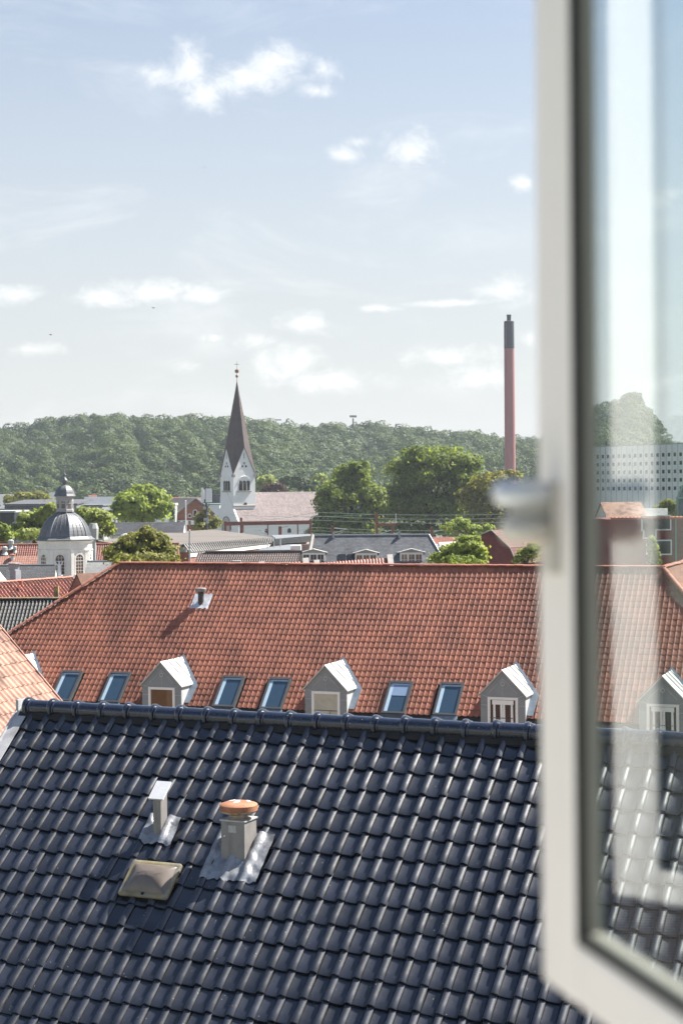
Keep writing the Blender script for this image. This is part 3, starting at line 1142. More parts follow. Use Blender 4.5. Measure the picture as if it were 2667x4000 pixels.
# gutter
g_ = MB(); g_.tube([FR.p(sL + TE * HL_RUN, TE - .08, -.12), FR.p(sRt - TE * cR, TE - .08, -.12)], .07, 8); g_.build('gutter', M_gutter, redhouse)

def dormer(k, ds, dt, look):
    B = FR.p(ds, dt, 0)
    A = B - NR * DL
    root = MB()
    hw, dr = DHW, DDROP
    sh = A - ZV * dr
    bot = -(DL - dr / math.tan(math.radians(RPITCH))) * math.tan(math.radians(RPITCH)) - .25
    # gable front with the window cut out as a frame of plates
    ww, wt_, wb_ = .60, -.10, bot + .22
    a = A + NR * .06
    def q(x, z, n=0.0): return a + XR * x + ZV * z - NR * n
    th = .06
    outer = [(-hw, -dr + bot), (-hw, -dr), (0, 0), (hw, -dr), (hw, -dr + bot)]
    hole = [(-ww, -dr + bot), (-ww, -dr + wt_), (0, -dr + wt_), (ww, -dr + wt_), (ww, -dr + bot)]
    vs = [q(x, z, 0) for x, z in outer] + [q(x, z, 0) for x, z in hole] + [q(x, z, -th) for x, z in outer] + [q(x, z, -th) for x, z in hole]
    fs = []
    for i in range(4):
        fs.append((i, i + 1, 5 + i + 1, 5 + i))
        fs.append((10 + i, 15 + i, 15 + i + 1, 10 + i + 1))
        fs.append((5 + i, 5 + i + 1, 15 + i + 1, 15 + i))
        fs.append((i, 10 + i, 10 + i + 1, i + 1))
    root.add(vs, fs)
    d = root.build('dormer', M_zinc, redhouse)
    sm = MB()
    for x0, z0, x1, z1 in ((-hw * .62, -dr + .06, 0, -dr * .33), (hw * .62, -dr + .06, 0, -dr * .33), (0, -dr + wt_, 0, -dr * .33), (-hw, -dr - .42, -ww, -dr - .42), (hw, -dr - .42, ww, -dr - .42), (-hw, -dr, -ww, -dr + wt_), (hw, -dr, ww, -dr + wt_)):
        sm.tube([q(x0, z0, .004), q(x1, z1, .004)], .008, 5)
    sm.build('sheet_seam', M_zinccheek, d)
    rg = MB()
    n = 14
    pts = [q(.075 * math.cos(2 * math.pi * i / n), -dr * .55 + .075 * math.sin(2 * math.pi * i / n), .012) for i in range(n + 1)]
    rg.tube(pts, .016, 6, cap=False)
    rg.build('vent_ring', M_zincroof, d, smooth=True)
    # roof
    rf = MB()
    ov = .05
    run = dr / math.tan(math.radians(RPITCH))
    for sg in (-1, 1):
        f0 = A + ZV * .05 - NR * ov
        b0 = A + ZV * .05 + NR * (DL + .10)
        f1 = A + XR * sg * (hw + .07) - ZV * (dr + .02) - NR * ov
        b1 = A + XR * sg * (hw + .07) - ZV * (dr + .02) + NR * (DL - run + .05)
        dn = -ZV * .05
        rf.hexa([f0 + dn, f1 + dn, b1 + dn, b0 + dn, f0, f1, b1, b0])
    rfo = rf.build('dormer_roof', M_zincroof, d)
    se = MB()
    for sg in (-1, 1):
        for u in (.30, .58, .86):
            top = A + ZV * .065 + NR * (DL * u)
            lim = min(1.0, (1 - u) * DL / run + .05)
            e1 = top + (XR * sg * (hw + .05) - ZV * (dr + .01)) * lim
            se.tube([top, e1], .016, 4)
    se.build('standing_seam', M_seam, rfo)
    # cheeks
    for sg in (-1, 1):
        ck = MB()
        x = XR * sg * (hw - .01)
        f1 = A + x - ZV * dr + NR * .07
        b1 = A + x - ZV * dr + NR * (DL - run + .02)
        f2 = A + x + ZV * (-dr + bot) + NR * .07
        ck.prism([f1, b1, f2], XR * (-sg * .05))
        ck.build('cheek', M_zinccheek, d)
        # lead valley lying on the tiles
        fl = MB()
        dsx = hw + .06
        pts = [(ds, dt + .22), (ds + sg * .02, dt - .10), (ds + sg * (hw - .02), dt - (dr + .1) / sR_), (ds + sg * (hw + .0), TE + .35), (ds + sg * (hw + (.24 if sg > 0 else .06)), TE + .35), (ds + sg * (hw + (.30 if sg > 0 else .10)), dt - (dr + .1) / sR_ + .05)]
        fl.plate(FR, pts if sg > 0 else pts[::-1], .02, h=.016)
        fl.build('lead_valley', M_bluelead, d)
    # window
    wf = MB()
    zb2 = -dr + bot
    def bar(x0, x1, z0, z1, n0, n1):
        wf.hexa([q(x0, z0, n0), q(x1, z0, n0), q(x1, z0, n1), q(x0, z0, n1), q(x0, z1, n0), q(x1, z1, n0), q(x1, z1, n1), q(x0, z1, n1)])
    zt2 = -dr + wt_ - .003
    for (x0, x1) in ((-ww + .003, -ww + .105), (ww - .105, ww - .003)):
        bar(x0, x1, zb2, zt2, -.05, .02)
    bar(-ww + .106, ww - .106, zt2 - .10, zt2, -.05, .02)
    wfo = wf.build('window_frame', M_white, d)
    gl = MB()
    x0, x1, z0, z1 = -ww + .09, ww - .09, zb2, zt2 - .085
    gl.hexa([q(x0, z0, -.03), q(x1, z0, -.03), q(x1, z0, -.02), q(x0, z0, -.02), q(x0, z1, -.03), q(x1, z1, -.03), q(x1, z1, -.02), q(x0, z1, -.02)])
    gl.build('pane', {'warm': M_pane_warm, 'dark': M_pane_dark, 'blind': M_blind}[look], wfo)
    if look == 'blind':
        ln = MB(); ln.tube([q(x0, z0 + .46, .0), q(x1, z0 + .45, .0)], .012, 5); ln.tube([q(.18, z0 + .46, 0), q(.18, z0, 0)], .010, 5); ln.build('blind_slat', M_seam, wfo)
    if look == 'dark':
        cu = MB()
        for xx in (-.33, -.05, .05, .36):
            cu.prism([q(xx - .05, z0 + .1, -.005), q(xx + .05, z0 + .1, -.005), q(xx + .03, z1 - .05, -.005), q(xx - .05, z1 - .05, -.005)], -NR * .012)
        cu.prism([q(-.42, z1 - .20, -.004), q(.42, z1 - .20, -.004), q(.42, z1 - .03, -.004), q(-.42, z1 - .03, -.004)], -NR * .012)
        cu.build('curtain', M_white, wfo)
        ln = MB(); ln.tube([q(x0, z0 + .42, .02), q(x1, z0 + .42, .02)], .012, 5); ln.tube([q(x0, z0 + .24, .02), q(x1, z0 + .24, .02)], .012, 5); ln.build('window_bar', M_seam, wfo)

for k, ((ds, dt), look) in enumerate(zip(dspots, ('dark', 'warm', 'blind', 'dark', 'dark'))):
    dormer(k, ds, dt, look)

for k, (s, t) in enumerate(vspots):
    fr = MB()
    h0, h1 = -.10, .075
    b = .085
    def bar(s0, s1, t0, t1, h0=h0, h1=h1, mb=None):
        (mb or fr).hexa([FR.p(s0, t0, h0), FR.p(s1, t0, h0), FR.p(s1, t1, h0), FR.p(s0, t1, h0), FR.p(s0, t0, h1), FR.p(s1, t0, h1), FR.p(s1, t1, h1), FR.p(s0, t1, h1)])
    bar(s, s + b, t - VLN, t)
    bar(s + VWD - b, s + VWD, t - VLN, t)
    bar(s + b, s + VWD - b, t - b * 1.25, t, h1=h1 + .012)
    bar(s + b, s + VWD - b, t - VLN, t - VLN + b)
    v = fr.build('roof_window', M_veluxframe, redhouse)
    inn = MB()
    bar(s + b + .001, s + b + .13, t - VLN + b, t - b * 1.25, -.04, .040, inn)
    bar(s + b + .131, s + VWD - b, t - b * 1.25 - .07, t - b * 1.25, -.04, .040, inn)
    inn.build('inner_reveal', M_reveal, v)
    gl = MB()
    bar(s + b + .12, s + VWD - b, t - VLN + b, t - b * 1.25 - .06, .005, .030, gl)
    gl.build('pane', M_pane_blue, v)
    if k == 4:
        bl = MB(); bar(s + b + .13, s + VWD - b - .01, t - .72, t - b * 1.25 - .072, .031, .042, bl); bl.build('blind', M_blind_blue, v)
    ap = MB(); bar(s - .04, s + VWD + .04, t - VLN - .20, t - VLN, -.02, .018, ap); ap.build('apron_flashing', M_bluelead if k % 2 else M_seam, v)
# flue on the red roof
s, t = FR.hit(785, 2352)
bs = FR.p(s, t, -.02)
q = MB(); q.lathe(bs - ZV * .2, [(.13, 0), (.13, .68), (.125, .70)], 20); fl_ = q.build('flue_pipe', mat('sooty_pipe', (.06, .058, .055), rough=.6, var=.3, scale=6), redhouse, smooth=40)
fl_['label'] = 'black flue pipe with a flat grey cap'
q = MB(); q.lathe(bs + ZV * .47, [(.23, 0), (.24, .02), (.24, .14), (.22, .16), (.05, .175)], 24); q.build('flue_cap', M_ventgrey, fl_, smooth=40)
vs, fs = [], []
for j in range(9):
    for i in range(9):
        u, v_ = i / 8, j / 8
        vs.append(FR.p(s - .42 + .84 * u, t - .36 + .85 * v_ - .03 * math.sin(u * 20), .0 + .022 * math.sin(u * 24) + random.gauss(0, .006)))
for j in range(8):
    for i in range(8):
        a = j * 9 + i
        fs.append((a, a + 1, a + 10, a + 9))
q = MB(); q.add(vs, fs); q.build('lead_flashing', mat('new_lead', (.62, .64, .68), rough=.45, var=.15, scale=6, metal=.2), fl_, smooth=True)

# ------------------------------------------------------------------ pale orange roof at the left, side on
XO, NO = axes(22.9)
OP = math.radians(45.5)
OW, OG = .205, .335
FO = Frame(W(110, 2577, 42.0), NO, -XO * math.cos(OP) + ZV * math.sin(OP))
orange = thing('orange_roofed_house', 'house with a pale orange pantile roof running away from view', 'house', Vector((FO.p(-6, -4).x, FO.p(-6, -4).y, 0)))
oprof = [(-.012, .022), (.0, .020), (.02, .008), (.06, 0), (.09, .002), (.115, .014), (.14, .036), (.162, .047), (.182, .044), (.198, .032), (.205, .022)]
otile = tile_mesh('roof_tile', oprof, OG + .05, .014, .024, 1, [M_otile, M_otile_edge])
cells = [(-(j + 1) * OW, -i * OG) for i in range(-10, 20) for j in range(0, 40)]
tile_field(FO, cells, otile, orange, 300, OW, OG, h=-.07, jit=.005)
gable_body(orange, FO, -40 * OW, .02, 10.5 * OG, -20 * OG, M_brickred, M_deck, over=.05, th=.1, roof_h=-.09)
q = MB(); q.tube([FO.p(.0, 10.6 * OG, -.01), FO.p(.0, -20 * OG, -.01)], .035, 6); q.build('verge_mortar', M_otile, orange)

# ------------------------------------------------------------------ trees
M_bark = mat('bark', (.07, .055, .04), rough=.9, var=.3, scale=3)
L_lime = leafmat('lime_leaves', (.22, .26, .075), (.41, .44, .16), .45)
L_bright = leafmat('bright_leaves', (.20, .255, .06), (.39, .43, .13), .45)
L_olive = leafmat('olive_leaves', (.17, .175, .05), (.34, .325, .11), .42)
L_dark = leafmat('dark_leaves', (.095, .145, .034), (.33, .355, .09), .48)
L_amber = leafmat('amber_leaves', (.16, .16, .04), (.38, .335, .10), .45)
L_forest = leafmat('forest_leaves', (.034, .062, .020), (.115, .148, .044), .28, .18, .05)
L_copper = leafmat('copper_leaves', (.06, .025, .02), (.10, .045, .03), .25)
L_blue = leafmat('grey_green_leaves', (.045, .070, .030), (.10, .13, .06), .25)

def leaf_cloud(centers, normals, sizes, rng, jit=.33):
    """leaf sized quads lying near given points, facing roughly outwards"""
    n = len(centers)
    nr = normals + rng.normal(0, jit, (n, 3))
    nr /= np.linalg.norm(nr, axis=1)[:, None] + 1e-9
    h = rng.normal(0, 1, (n, 3))
    u = np.cross(nr, h)
    u /= np.linalg.norm(u, axis=1)[:, None] + 1e-9
    v = np.cross(nr, u)
    s = sizes[:, None]
    q = rng.uniform(.55, .95, (n, 1))
    V = np.stack([centers + u * s, centers + v * s * q + nr * s * .25, centers - u * s, centers - v * s * q - nr * s * .1], 1)
    return V.reshape(-1, 3)

def quads_object(name, V, mt, parent=None, loc=None):
    n = len(V) // 4
    me = bpy.data.meshes.new(name)
    o = np.array(loc if loc is not None else (0, 0, 0))
    me.vertices.add(n * 4)
    me.vertices.foreach_set('co', (V - o).ravel())
    me.loops.add(n * 4)
    me.loops.foreach_set('vertex_index', np.arange(n * 4))
    me.polygons.add(n)
    me.polygons.foreach_set('loop_start', np.arange(n) * 4)
    me.materials.append(mt)
    me.update(calc_edges=True)
    ob = bpy.data.objects.new(name, me)
    COL.objects.link(ob)
    if parent is not None:
        ob.parent = parent
    elif loc is not None:
        ob.location = loc
    ORG[ob] = Vector(o)
    return ob

def crown_points(blobs, n, leaf, rng, clump=.30, inner=.25):
    """leaves gathered in clumps over a crown made of rounded lobes; blobs: centre, radii"""
    vols = np.array([b[1][0] * b[1][2] for b in blobs])
    vols = vols / vols.sum()
    C, Nn, S = [], [], []
    for (c, r), f in zip(blobs, vols):
        c, r = np.array(c), np.array(r)
        m = max(12, int(n * f))
        k = max(10, int(26 * (f * len(blobs)) ** .5))
        d = rng.normal(0, 1, (k, 3))
        d /= np.linalg.norm(d, axis=1)[:, None]
        d[:, 2] = np.where(d[:, 2] < -.55, -d[:, 2], d[:, 2])
        rad = rng.uniform(.72, 1.02, (k, 1))
        cc = c + d * r * rad * (1 - clump * .6)
        cr = clump * r.mean() * rng.uniform(.7, 1.3, k)
        w = rng.integers(0, k, m)
        e = rng.normal(0, 1, (m, 3))
        e /= np.linalg.norm(e, axis=1)[:, None]
        e[:, 2] = np.where(e[:, 2] < -.4, -e[:, 2], e[:, 2])
        pts = cc[w] + e * cr[w][:, None] * rng.uniform(.75, 1.08, (m, 1)) * np.array([1.1, 1.1, .8])
        nn = e * .8 + d[w] * .5
        mi = int(m * inner)
        pts[:mi] = c + rng.normal(0, .38, (mi, 3)) * r
        C.append(pts)
        Nn.append(nn)
        S.append(leaf * rng.uniform(.6, 1.35, m))
    return np.concatenate(C), np.concatenate(Nn), np.concatenate(S)

def tree(name, label, d, blobs, leaf, n, mt, seed, base=None, group=None, trunk_px=None, clump=.30, inner=.25):
    """blobs: (x, y, half width, half height) read from the photo, at distance d; the trunk stands on the ground below"""
    rng = np.random.default_rng(seed)
    k = d / FPX
    B = []
    for i, (x, y, rx, ry) in enumerate(blobs):
        off = (rng.uniform(-.5, .5)) * rx * k
        c = W(x, y, d) + Vector((0, off, 0))
        B.append((tuple(c), (rx * k, rx * k * .9, ry * k)))
    bx = np.mean([b[0][0] for b in B])
    by = np.mean([b[0][1] for b in B])
    t = thing(name, label, 'tree', (bx, by, 0), group)
    mb = MB()
    zt = max(b[0][2] for b in B)
    zlow = min(b[0][2] - b[1][2] for b in B)
    r0 = max(.16, (zt) * .022)
    top = Vector((bx, by, max(zlow + (zt - zlow) * .35, 1.5)))
    mb.tube([(bx, by, -.1), (bx + r0 * .3, by, top.z * .5), top], [r0 * 1.3, r0, r0 * .75], 9)
    for (c, r) in B:
        c = Vector(c)
        mid = (top + c) / 2 + Vector((0, 0, (c - top).length * .06))
        mb.tube([top - Vector((0, 0, .4)), mid, c], [r0 * .55, r0 * .38, r0 * .12], 6)
        for q in range(3):
            e = c + Vector((rng.uniform(-.6, .6) * r[0], rng.uniform(-.6, .6) * r[1], rng.uniform(-.1, .6) * r[2]))
            mb.tube([mid, (mid + e) / 2, e], [r0 * .25, r0 * .15, r0 * .05], 5)
    mb.build('trunk', M_bark, t)
    C, Nn, S = crown_points(B, n, leaf, rng, clump, inner)
    quads_object('crown', leaf_cloud(C, Nn, S, rng), mt, t, (bx, by, 0))
    return t

tree('leafy_tree', 'rounded yellow-green tree rising beside the brick gable house', 330,
     [(520, 1975, 80, 60), (600, 1975, 80, 60), (560, 1935, 70, 40), (640, 1990, 40, 45), (470, 2000, 45, 40), (560, 2015, 110, 35)], .34, 9000, L_bright, 11)
tree('leafy_tree', 'pale green tree rising directly behind the lead dome', 235,
     [(390, 2040, 60, 55), (330, 2020, 45, 40), (430, 2070, 28, 30), (350, 2080, 70, 30)], .26, 6500, L_lime, 12)
tree('leafy_tree', 'pale green tree spreading between the black glass block and the dome', 240,
     [(110, 2045, 55, 45), (165, 2030, 45, 48), (70, 2075, 40, 30), (200, 1995, 30, 30), (130, 2090, 90, 25)], .26, 6500, L_lime, 13)
tree('leafy_tree', 'small bright green tree below the black glass block', 232,
     [(15, 2080, 28, 35), (-30, 2090, 40, 40), (30, 2095, 25, 25)], .24, 2600, L_bright, 14)
tree('leafy_tree', 'olive tree with drooping tips in front of the brown hall roof', 150,
     [(530, 2135, 85, 55), (610, 2140, 70, 55), (580, 2090, 40, 35), (455, 2165, 50, 45), (660, 2175, 45, 45), (550, 2190, 140, 35)], .15, 10500, L_olive, 15)
tree('leafy_tree', 'thin yellowing tree at the foot of the phone mast', 320,
     [(780, 2035, 26, 30), (805, 2010, 22, 32), (840, 2045, 28, 28), (800, 2060, 50, 20)], .24, 2600, L_olive, 16)
tree('leafy_tree', 'dark rounded tree covering the end of the church nave', 415,
     [(1370, 1900, 95, 80), (1310, 1960, 90, 85), (1440, 1960, 75, 90), (1400, 1840, 60, 40), (1290, 2050, 80, 60), (1400, 2050, 100, 60), (1345, 1850, 50, 35), (1480, 2000, 38, 55), (1250, 2085, 60, 35), (1350, 2088, 80, 35), (1450, 2085, 70, 35)], .35, 25000, L_dark, 17)
tree('leafy_tree', 'largest dark tree, broad and domed, beside the tall chimney stack', 425,
     [(1680, 1850, 130, 95), (1590, 1880, 95, 100), (1780, 1840, 100, 80), (1640, 1790, 85, 45), (1740, 1785, 85, 45), (1570, 1990, 85, 95), (1680, 2000, 130, 90), (1790, 1960, 80, 100), (1840, 1820, 45, 55), (1550, 2080, 80, 35), (1650, 2085, 80, 35), (1760, 2080, 80, 35)], .36, 34000, L_dark, 18)
tree('leafy_tree', 'amber-tinged tree standing in front of the chimney stack foot', 410,
     [(1920, 1900, 90, 60), (1850, 1960, 65, 80), (1970, 1960, 85, 80), (1900, 2040, 100, 70), (2040, 1990, 60, 80), (1985, 1865, 60, 30), (1880, 2085, 80, 35), (1990, 2085, 80, 35)], .35, 18000, L_amber, 19)
tree('leafy_tree', 'fresh green tree in front of the gambrel brick gable', 140,
     [(1820, 2135, 60, 40), (1770, 2160, 60, 40), (1865, 2165, 45, 45), (1720, 2185, 50, 25), (1850, 2115, 35, 25), (1800, 2195, 100, 25)], .13, 8500, L_bright, 20)
tree('leafy_tree', 'yellow-green tree behind the slate hip beside the wires', 300,
     [(1800, 2050, 40, 28), (1760, 2065, 45, 22), (1850, 2080, 40, 30), (1905, 2070, 30, 25)], .22, 2600, L_bright, 21)
tree('leafy_tree', 'small green tree at the right side of the gambrel house', 150,
     [(2045, 2170, 28, 35), (2020, 2190, 25, 20), (2080, 2160, 35, 45)], .12, 2200, L_lime, 22)
tree('leafy_tree', 'low olive tree in front of the far grey roofs', 520,
     [(90, 1950, 60, 25), (150, 1945, 50, 22), (200, 1965, 30, 15), (40, 1955, 30, 20)], .5, 2600, L_olive, 23)
tree('leafy_tree', 'round olive tree near the small white tower house', 560,
     [(205, 1965, 20, 15), (235, 1958, 22, 18)], .5, 900, L_olive, 24)
tree('leafy_tree', 'dark copper-leaved tree over the nave roof ridge', 640,
     [(1075, 1915, 45, 26), (1040, 1925, 30, 18)], .55, 2000, L_copper, 25)
tree('leafy_tree', 'pale green tree over the nave ridge beside the copper tree', 660,
     [(1170, 1890, 55, 30), (1120, 1880, 30, 22), (1225, 1905, 40, 24)], .6, 2600, L_blue, 26)
tree('leafy_tree', 'green tree right of the church tower at the hill foot', 670,
     [(1040, 1880, 40, 28), (1010, 1905, 25, 22), (1250, 1890, 30, 40)], .6, 2600, L_lime, 27)
tree('conifer_shrub', 'narrow conifer against the brick house seen through the pane', 120,
     [(2545, 2150, 20, 60), (2560, 2190, 22, 40)], .10, 2200, L_lime, 28)
tree('leafy_tree', 'green tree between the white block and the glazed bay', 200,
     [(2610, 1990, 45, 40), (2570, 2010, 45, 30), (2650, 2000, 40, 50)], .2, 3000, L_olive, 29)

# ------------------------------------------------------------------ wooded hill
SKYL = [(-5200, 1540), (-3000, 1580), (-1500, 1640), (-600, 1690), (0, 1655), (100, 1632), (200, 1612), (330, 1600), (500, 1602), (700, 1608), (860, 1614), (950, 1622), (1100, 1640), (1200, 1652), (1300, 1648),
        (1450, 1645), (1600, 1662), (1750, 1672), (1900, 1690), (2000, 1702), (2090, 1715), (2200, 1680), (2310, 1590), (2400, 1555), (2480, 1528), (2540, 1590), (2600, 1735), (2800, 1750), (3600, 1770)]
def hill(px, u):
    """ground of the hillside: u = 0 at its foot, 1 on the skyline"""
    ys = np.interp(px, [a for a, b in SKYL], [b for a, b in SKYL])
    D0, D1 = 880.0, 1280.0
    fold = 40 * np.sin(px / 210.0 + 1.0) + 26 * np.sin(px / 95.0) + 18 * np.sin(px / 47.0 + 2)
    D = D0 + (D1 - D0) * u + fold * np.sin(math.pi * np.clip(u, 0, 1))
    ztop = CAMZ + (HY - ys) / FPX * D1 - 14.5
    z = 4 + (ztop - 4) * (np.clip(u, 0, 1.3) ** .8)
    z = np.where(u > 1, ztop - (u - 1) * 30, z)
    X = (px - CX) / FPX * D
    return X, D, z
us = np.linspace(-.12, 1.6, 26)
pxs = np.linspace(-5200, 3600, 120)
gv, gf = [], []
for u in us:
    X, D, z = hill(pxs, np.full_like(pxs, u))
    z = np.where(u < 0, 4 + u * 40, z)
    gv += list(zip(X, D, z))
n = len(pxs)
for j in range(len(us) - 1):
    for i in range(n - 1):
        gf.append((j * n + i, j * n + i + 1, (j + 1) * n + i + 1, (j + 1) * n + i))
me = bpy.data.meshes.new('hillside')
me.from_pydata(gv, [], gf)
me.materials.append(mat('forest_floor', (.035, .045, .018), rough=.95, var=.3, scale=.05))
for p in me.polygons: p.use_smooth = True
ho = bpy.data.objects.new('hillside', me)
COL.objects.link(ho)
tag(ho, kind='structure')
# crowns of the wood, far too many to tell apart
rng = np.random.default_rng(5)
def wood(px0, px1, n, lf, q, rmin, rmax):
    px = rng.uniform(px0, px1, n)
    u = rng.uniform(-.06, 1.06, n) ** .95
    u = np.where(np.isnan(u), 0, u)
    X, D, z = hill(px, u)
    R = rng.uniform(rmin, rmax, n)
    hgt = R * rng.uniform(.85, 1.25, n)
    cz = z + rng.uniform(4, 8, n)
    th = rng.uniform(0, 2 * math.pi, (n, q))
    ph = np.arccos(rng.uniform(-.25, 1, (n, q)))
    e = np.stack([np.sin(ph) * np.cos(th), np.sin(ph) * np.sin(th), np.cos(ph)], 2)
    lump = 1 + .13 * np.sin(e[..., 0] * 5 + R[:, None] * 9) * np.sin(e[..., 2] * 6 + X[:, None]) + rng.normal(0, .035, (n, q))
    C = np.stack([X, D, cz], 1)[:, None, :] + e * np.stack([R, R, hgt], 1)[:, None, :] * lump[..., None]
    S = lf * rng.uniform(.6, 1.4, n * q)
    return leaf_cloud(C.reshape(-1, 3), e.reshape(-1, 3), S, rng, .17)
V = np.concatenate([wood(-120, 2780, 1850, .66, 370, 5.0, 8.2), wood(-5000, -120, 1500, 1.9, 60, 6, 9), wood(2780, 3500, 250, 1.9, 60, 6, 9)])
fo = quads_object('forest', V, L_forest)
tag(fo, 'dense green beech wood covering the long hill', 'forest', kind='stuff')

# ------------------------------------------------------------------ palette for the town
M_slate = uvmat('grey_slate', (.165, .175, .19), (.105, .112, .125), (.055, .058, .063), .30, .20, msize=.10, stain=.35)
M_slate_pale = uvmat('pale_slate', (.33, .33, .32), (.26, .26, .255), (.18, .18, .18), .30, .20, msize=.08)
M_navetile = uvmat('mottled_nave_tile', (.31, .255, .25), (.205, .165, .162), (.12, .09, .088), .42, .42, msize=.14, stain=.15, dist=.05)
M_farred = uvmat('far_red_tile', (.36, .13, .085), (.27, .095, .065), (.15, .05, .035), .22, .33, msize=.12, offset=0.0)
M_limewash = mat('white_limewash', (.82, .82, .82), rough=.85, var=.03, scale=.4, stain=.06, stain_scale=.3)
M_cream = mat('cream_stucco', (.78, .75, .70), rough=.8, var=.05, scale=1.2, stain=.16, stain_scale=1.6, stain_stretch=(1, 1, .3))
M_leadroof = mat('dark_lead', (.165, .17, .18), rough=.5, var=.14, scale=2.5, metal=.25, stain=.3, stain_scale=1.2, stain_stretch=(1, 1, .2))
M_leadrib = mat('pale_lead_rib', (.27, .30, .32), rough=.5, var=.15, scale=5)
M_spire = mat('brown_copper_spire', (.105, .078, .072), rough=.6, var=.15, scale=.8, stain=.25, stain_scale=.7, stain_stretch=(1, 1, .2))
M_dark = mat('dark_opening', (.03, .03, .035), rough=.7)
M_stone = mat('grey_stone', (.34, .32, .29), rough=.85, var=.15, scale=2)
M_felt = mat('brown_roofing_felt', (.150, .130, .115), rough=.9, var=.12, scale=.3, fine=4, stain=.2, stain_scale=.12, stain_stretch=(.4, 1.5, 1))
M_fascia = mat('ribbed_fascia', (.22, .21, .20), rough=.7, var=.2, scale=1.2)
M_palemetal = mat('pale_sheet', (.38, .40, .385), rough=.6, var=.1, scale=1)
M_greymetal = mat('grey_sheet', (.19, .205, .22), rough=.6, var=.15, scale=.6)
M_darkroof = mat('dark_far_roof', (.085, .085, .095), rough=.8, var=.2, scale=.3)
M_blackglass = glassmat('black_glass', see=False, ior=1.45, dark=(.008, .01, .012))
M_ruststeel = mat('red_oxide_steel', (.22, .075, .052), rough=.7, var=.15, scale=2)
M_galv = mat('galvanised', (.50, .52, .53), rough=.5, var=.08, scale=3, metal=.3)
M_wire = mat('wire_green', (.20, .26, .23), rough=.6)
M_stack = mat('pink_stack', (.37, .165, .16), rough=.7, var=.06, scale=.15, stain=.12, stain_scale=.08, stain_stretch=(3, 3, .1))
M_stacktop = mat('charcoal_stack_top', (.055, .058, .068), rough=.7, var=.12, scale=.3)
M_bird = mat('bird', (.03, .03, .03), rough=.8)
M_block = mat('white_panel_block', (.86, .85, .86), rough=.7, var=.05, scale=.3)
M_copper = mat('green_copper', (.20, .34, .30), rough=.6, var=.12, scale=2)

def at0(P): return Vector((P[0], P[1], 0))

# ------------------------------------------------------------------ dark pantile roof left of the hip
KW, KG = .215, .285
FK = roof_frame(W(120, 2338, 100), 4.0, 42)
dk = thing('dark_pantile_house', 'house with a black weathered pantile roof behind the red hip', 'house', at0(FK.p(0, -3)))
M_ktile = mat('black_pantile', (.055, .058, .060), rough=.5, var=.3, scale=3, fine=20, per=.2, col2=(.09, .085, .07), stain=.3)
kt = tile_mesh('roof_tile', [(a * KW / .205, b * 1.25) for a, b in oprof], KG + .05, .014, .024, 1, [M_ktile])
cells = [(j * KW, -i * KG) for i in range(1, 14) for j in range(-16, 24)]
tile_field(FK, cells, kt, dk, 300, KW, KG, h=-.07)
gable_body(dk, FK, -16 * KW, 24 * KW, 0, -14 * KG, M_brickred, M_deck, over=.1, th=.1, roof_h=-.09)
ridge_tiles(FK.p(-16 * KW, .02, -.02), FK.p(24 * KW, .02, -.02), 24, .11, dk, mat('lichen_ridge', (.20, .19, .14), rough=.9, var=.3, scale=3, col2=(.32, .22, .08)), ZV, collar=False, seg=6)
q = MB(); cc = W(222, 2330, 100.3); q.box(cc - ZV * .4, axes(4)[0] * .13, axes(4)[1] * .13, ZV * 1.0)
q.build('chimney', mat('lichen_brick', (.16, .13, .09), rough=.9, var=.4, scale=3, col2=(.36, .24, .09)), dk)

# ------------------------------------------------------------------ small red roof in front of the dome
XS, NS = axes(32.6)
SP = math.radians(44)
FS = Frame(W(284, 2254, 112), NS, -XS * math.cos(SP) + ZV * math.sin(SP))
sm_ = thing('small_red_house', 'low house with a ribbed red pantile roof below the lead dome', 'house', at0(FS.p(-5, -2)))
M_stile = mat('bright_red_pantile', (.32, .125, .092), rough=.55, var=.2, scale=2, per=.12, col2=(.25, .09, .065), stain=.25)
st_ = tile_mesh('roof_tile', [(a, b * 1.5) for a, b in oprof], .38, .014, .024, 1, [M_stile])
st3 = tile_mesh('roof_tile', [(a * 1.5, b * 2.6) for a, b in oprof], .47, .016, .03, 1, [M_stile])
cells = [(-(j + 1) * .3075, -i * .42) for i in range(1, 12) for j in range(0, 88)]
tile_field(FS, cells, st3, sm_, 0, .3075, .42, h=-.07, rest='roof_tiles')
gable_body(sm_, FS, -130 * .205, 0, 0, -15 * .33, M_brickred, M_deck, over=.05, th=.1, roof_h=-.09)
ridge_tiles(FS.p(-60 * .205, .02, -.02), FS.p(0, .02, -.02), 34, .11, sm_, M_rridge, ZV, collar=False, seg=6)
q = MB(); c0 = W(62, 2262, 108)
q.box(c0, XS * .24, NS * .24, ZV * .55); q.box(c0 + ZV * .75 - XS * .12, XS * .26, NS * .2, ZV * .20)
q.box(c0 + ZV * .97 - XS * .12, XS * .40, NS * .3, ZV * .025)
ch = q.build('vent_stack', mat('blue_grey_sheet', (.30, .32, .35), rough=.6, var=.12, scale=3), sm_)
q = MB(); q.tube([W(83, 2285, 107), W(83, 2268, 107)], .11, 10); q.build('clay_pipe', M_rridge, sm_)

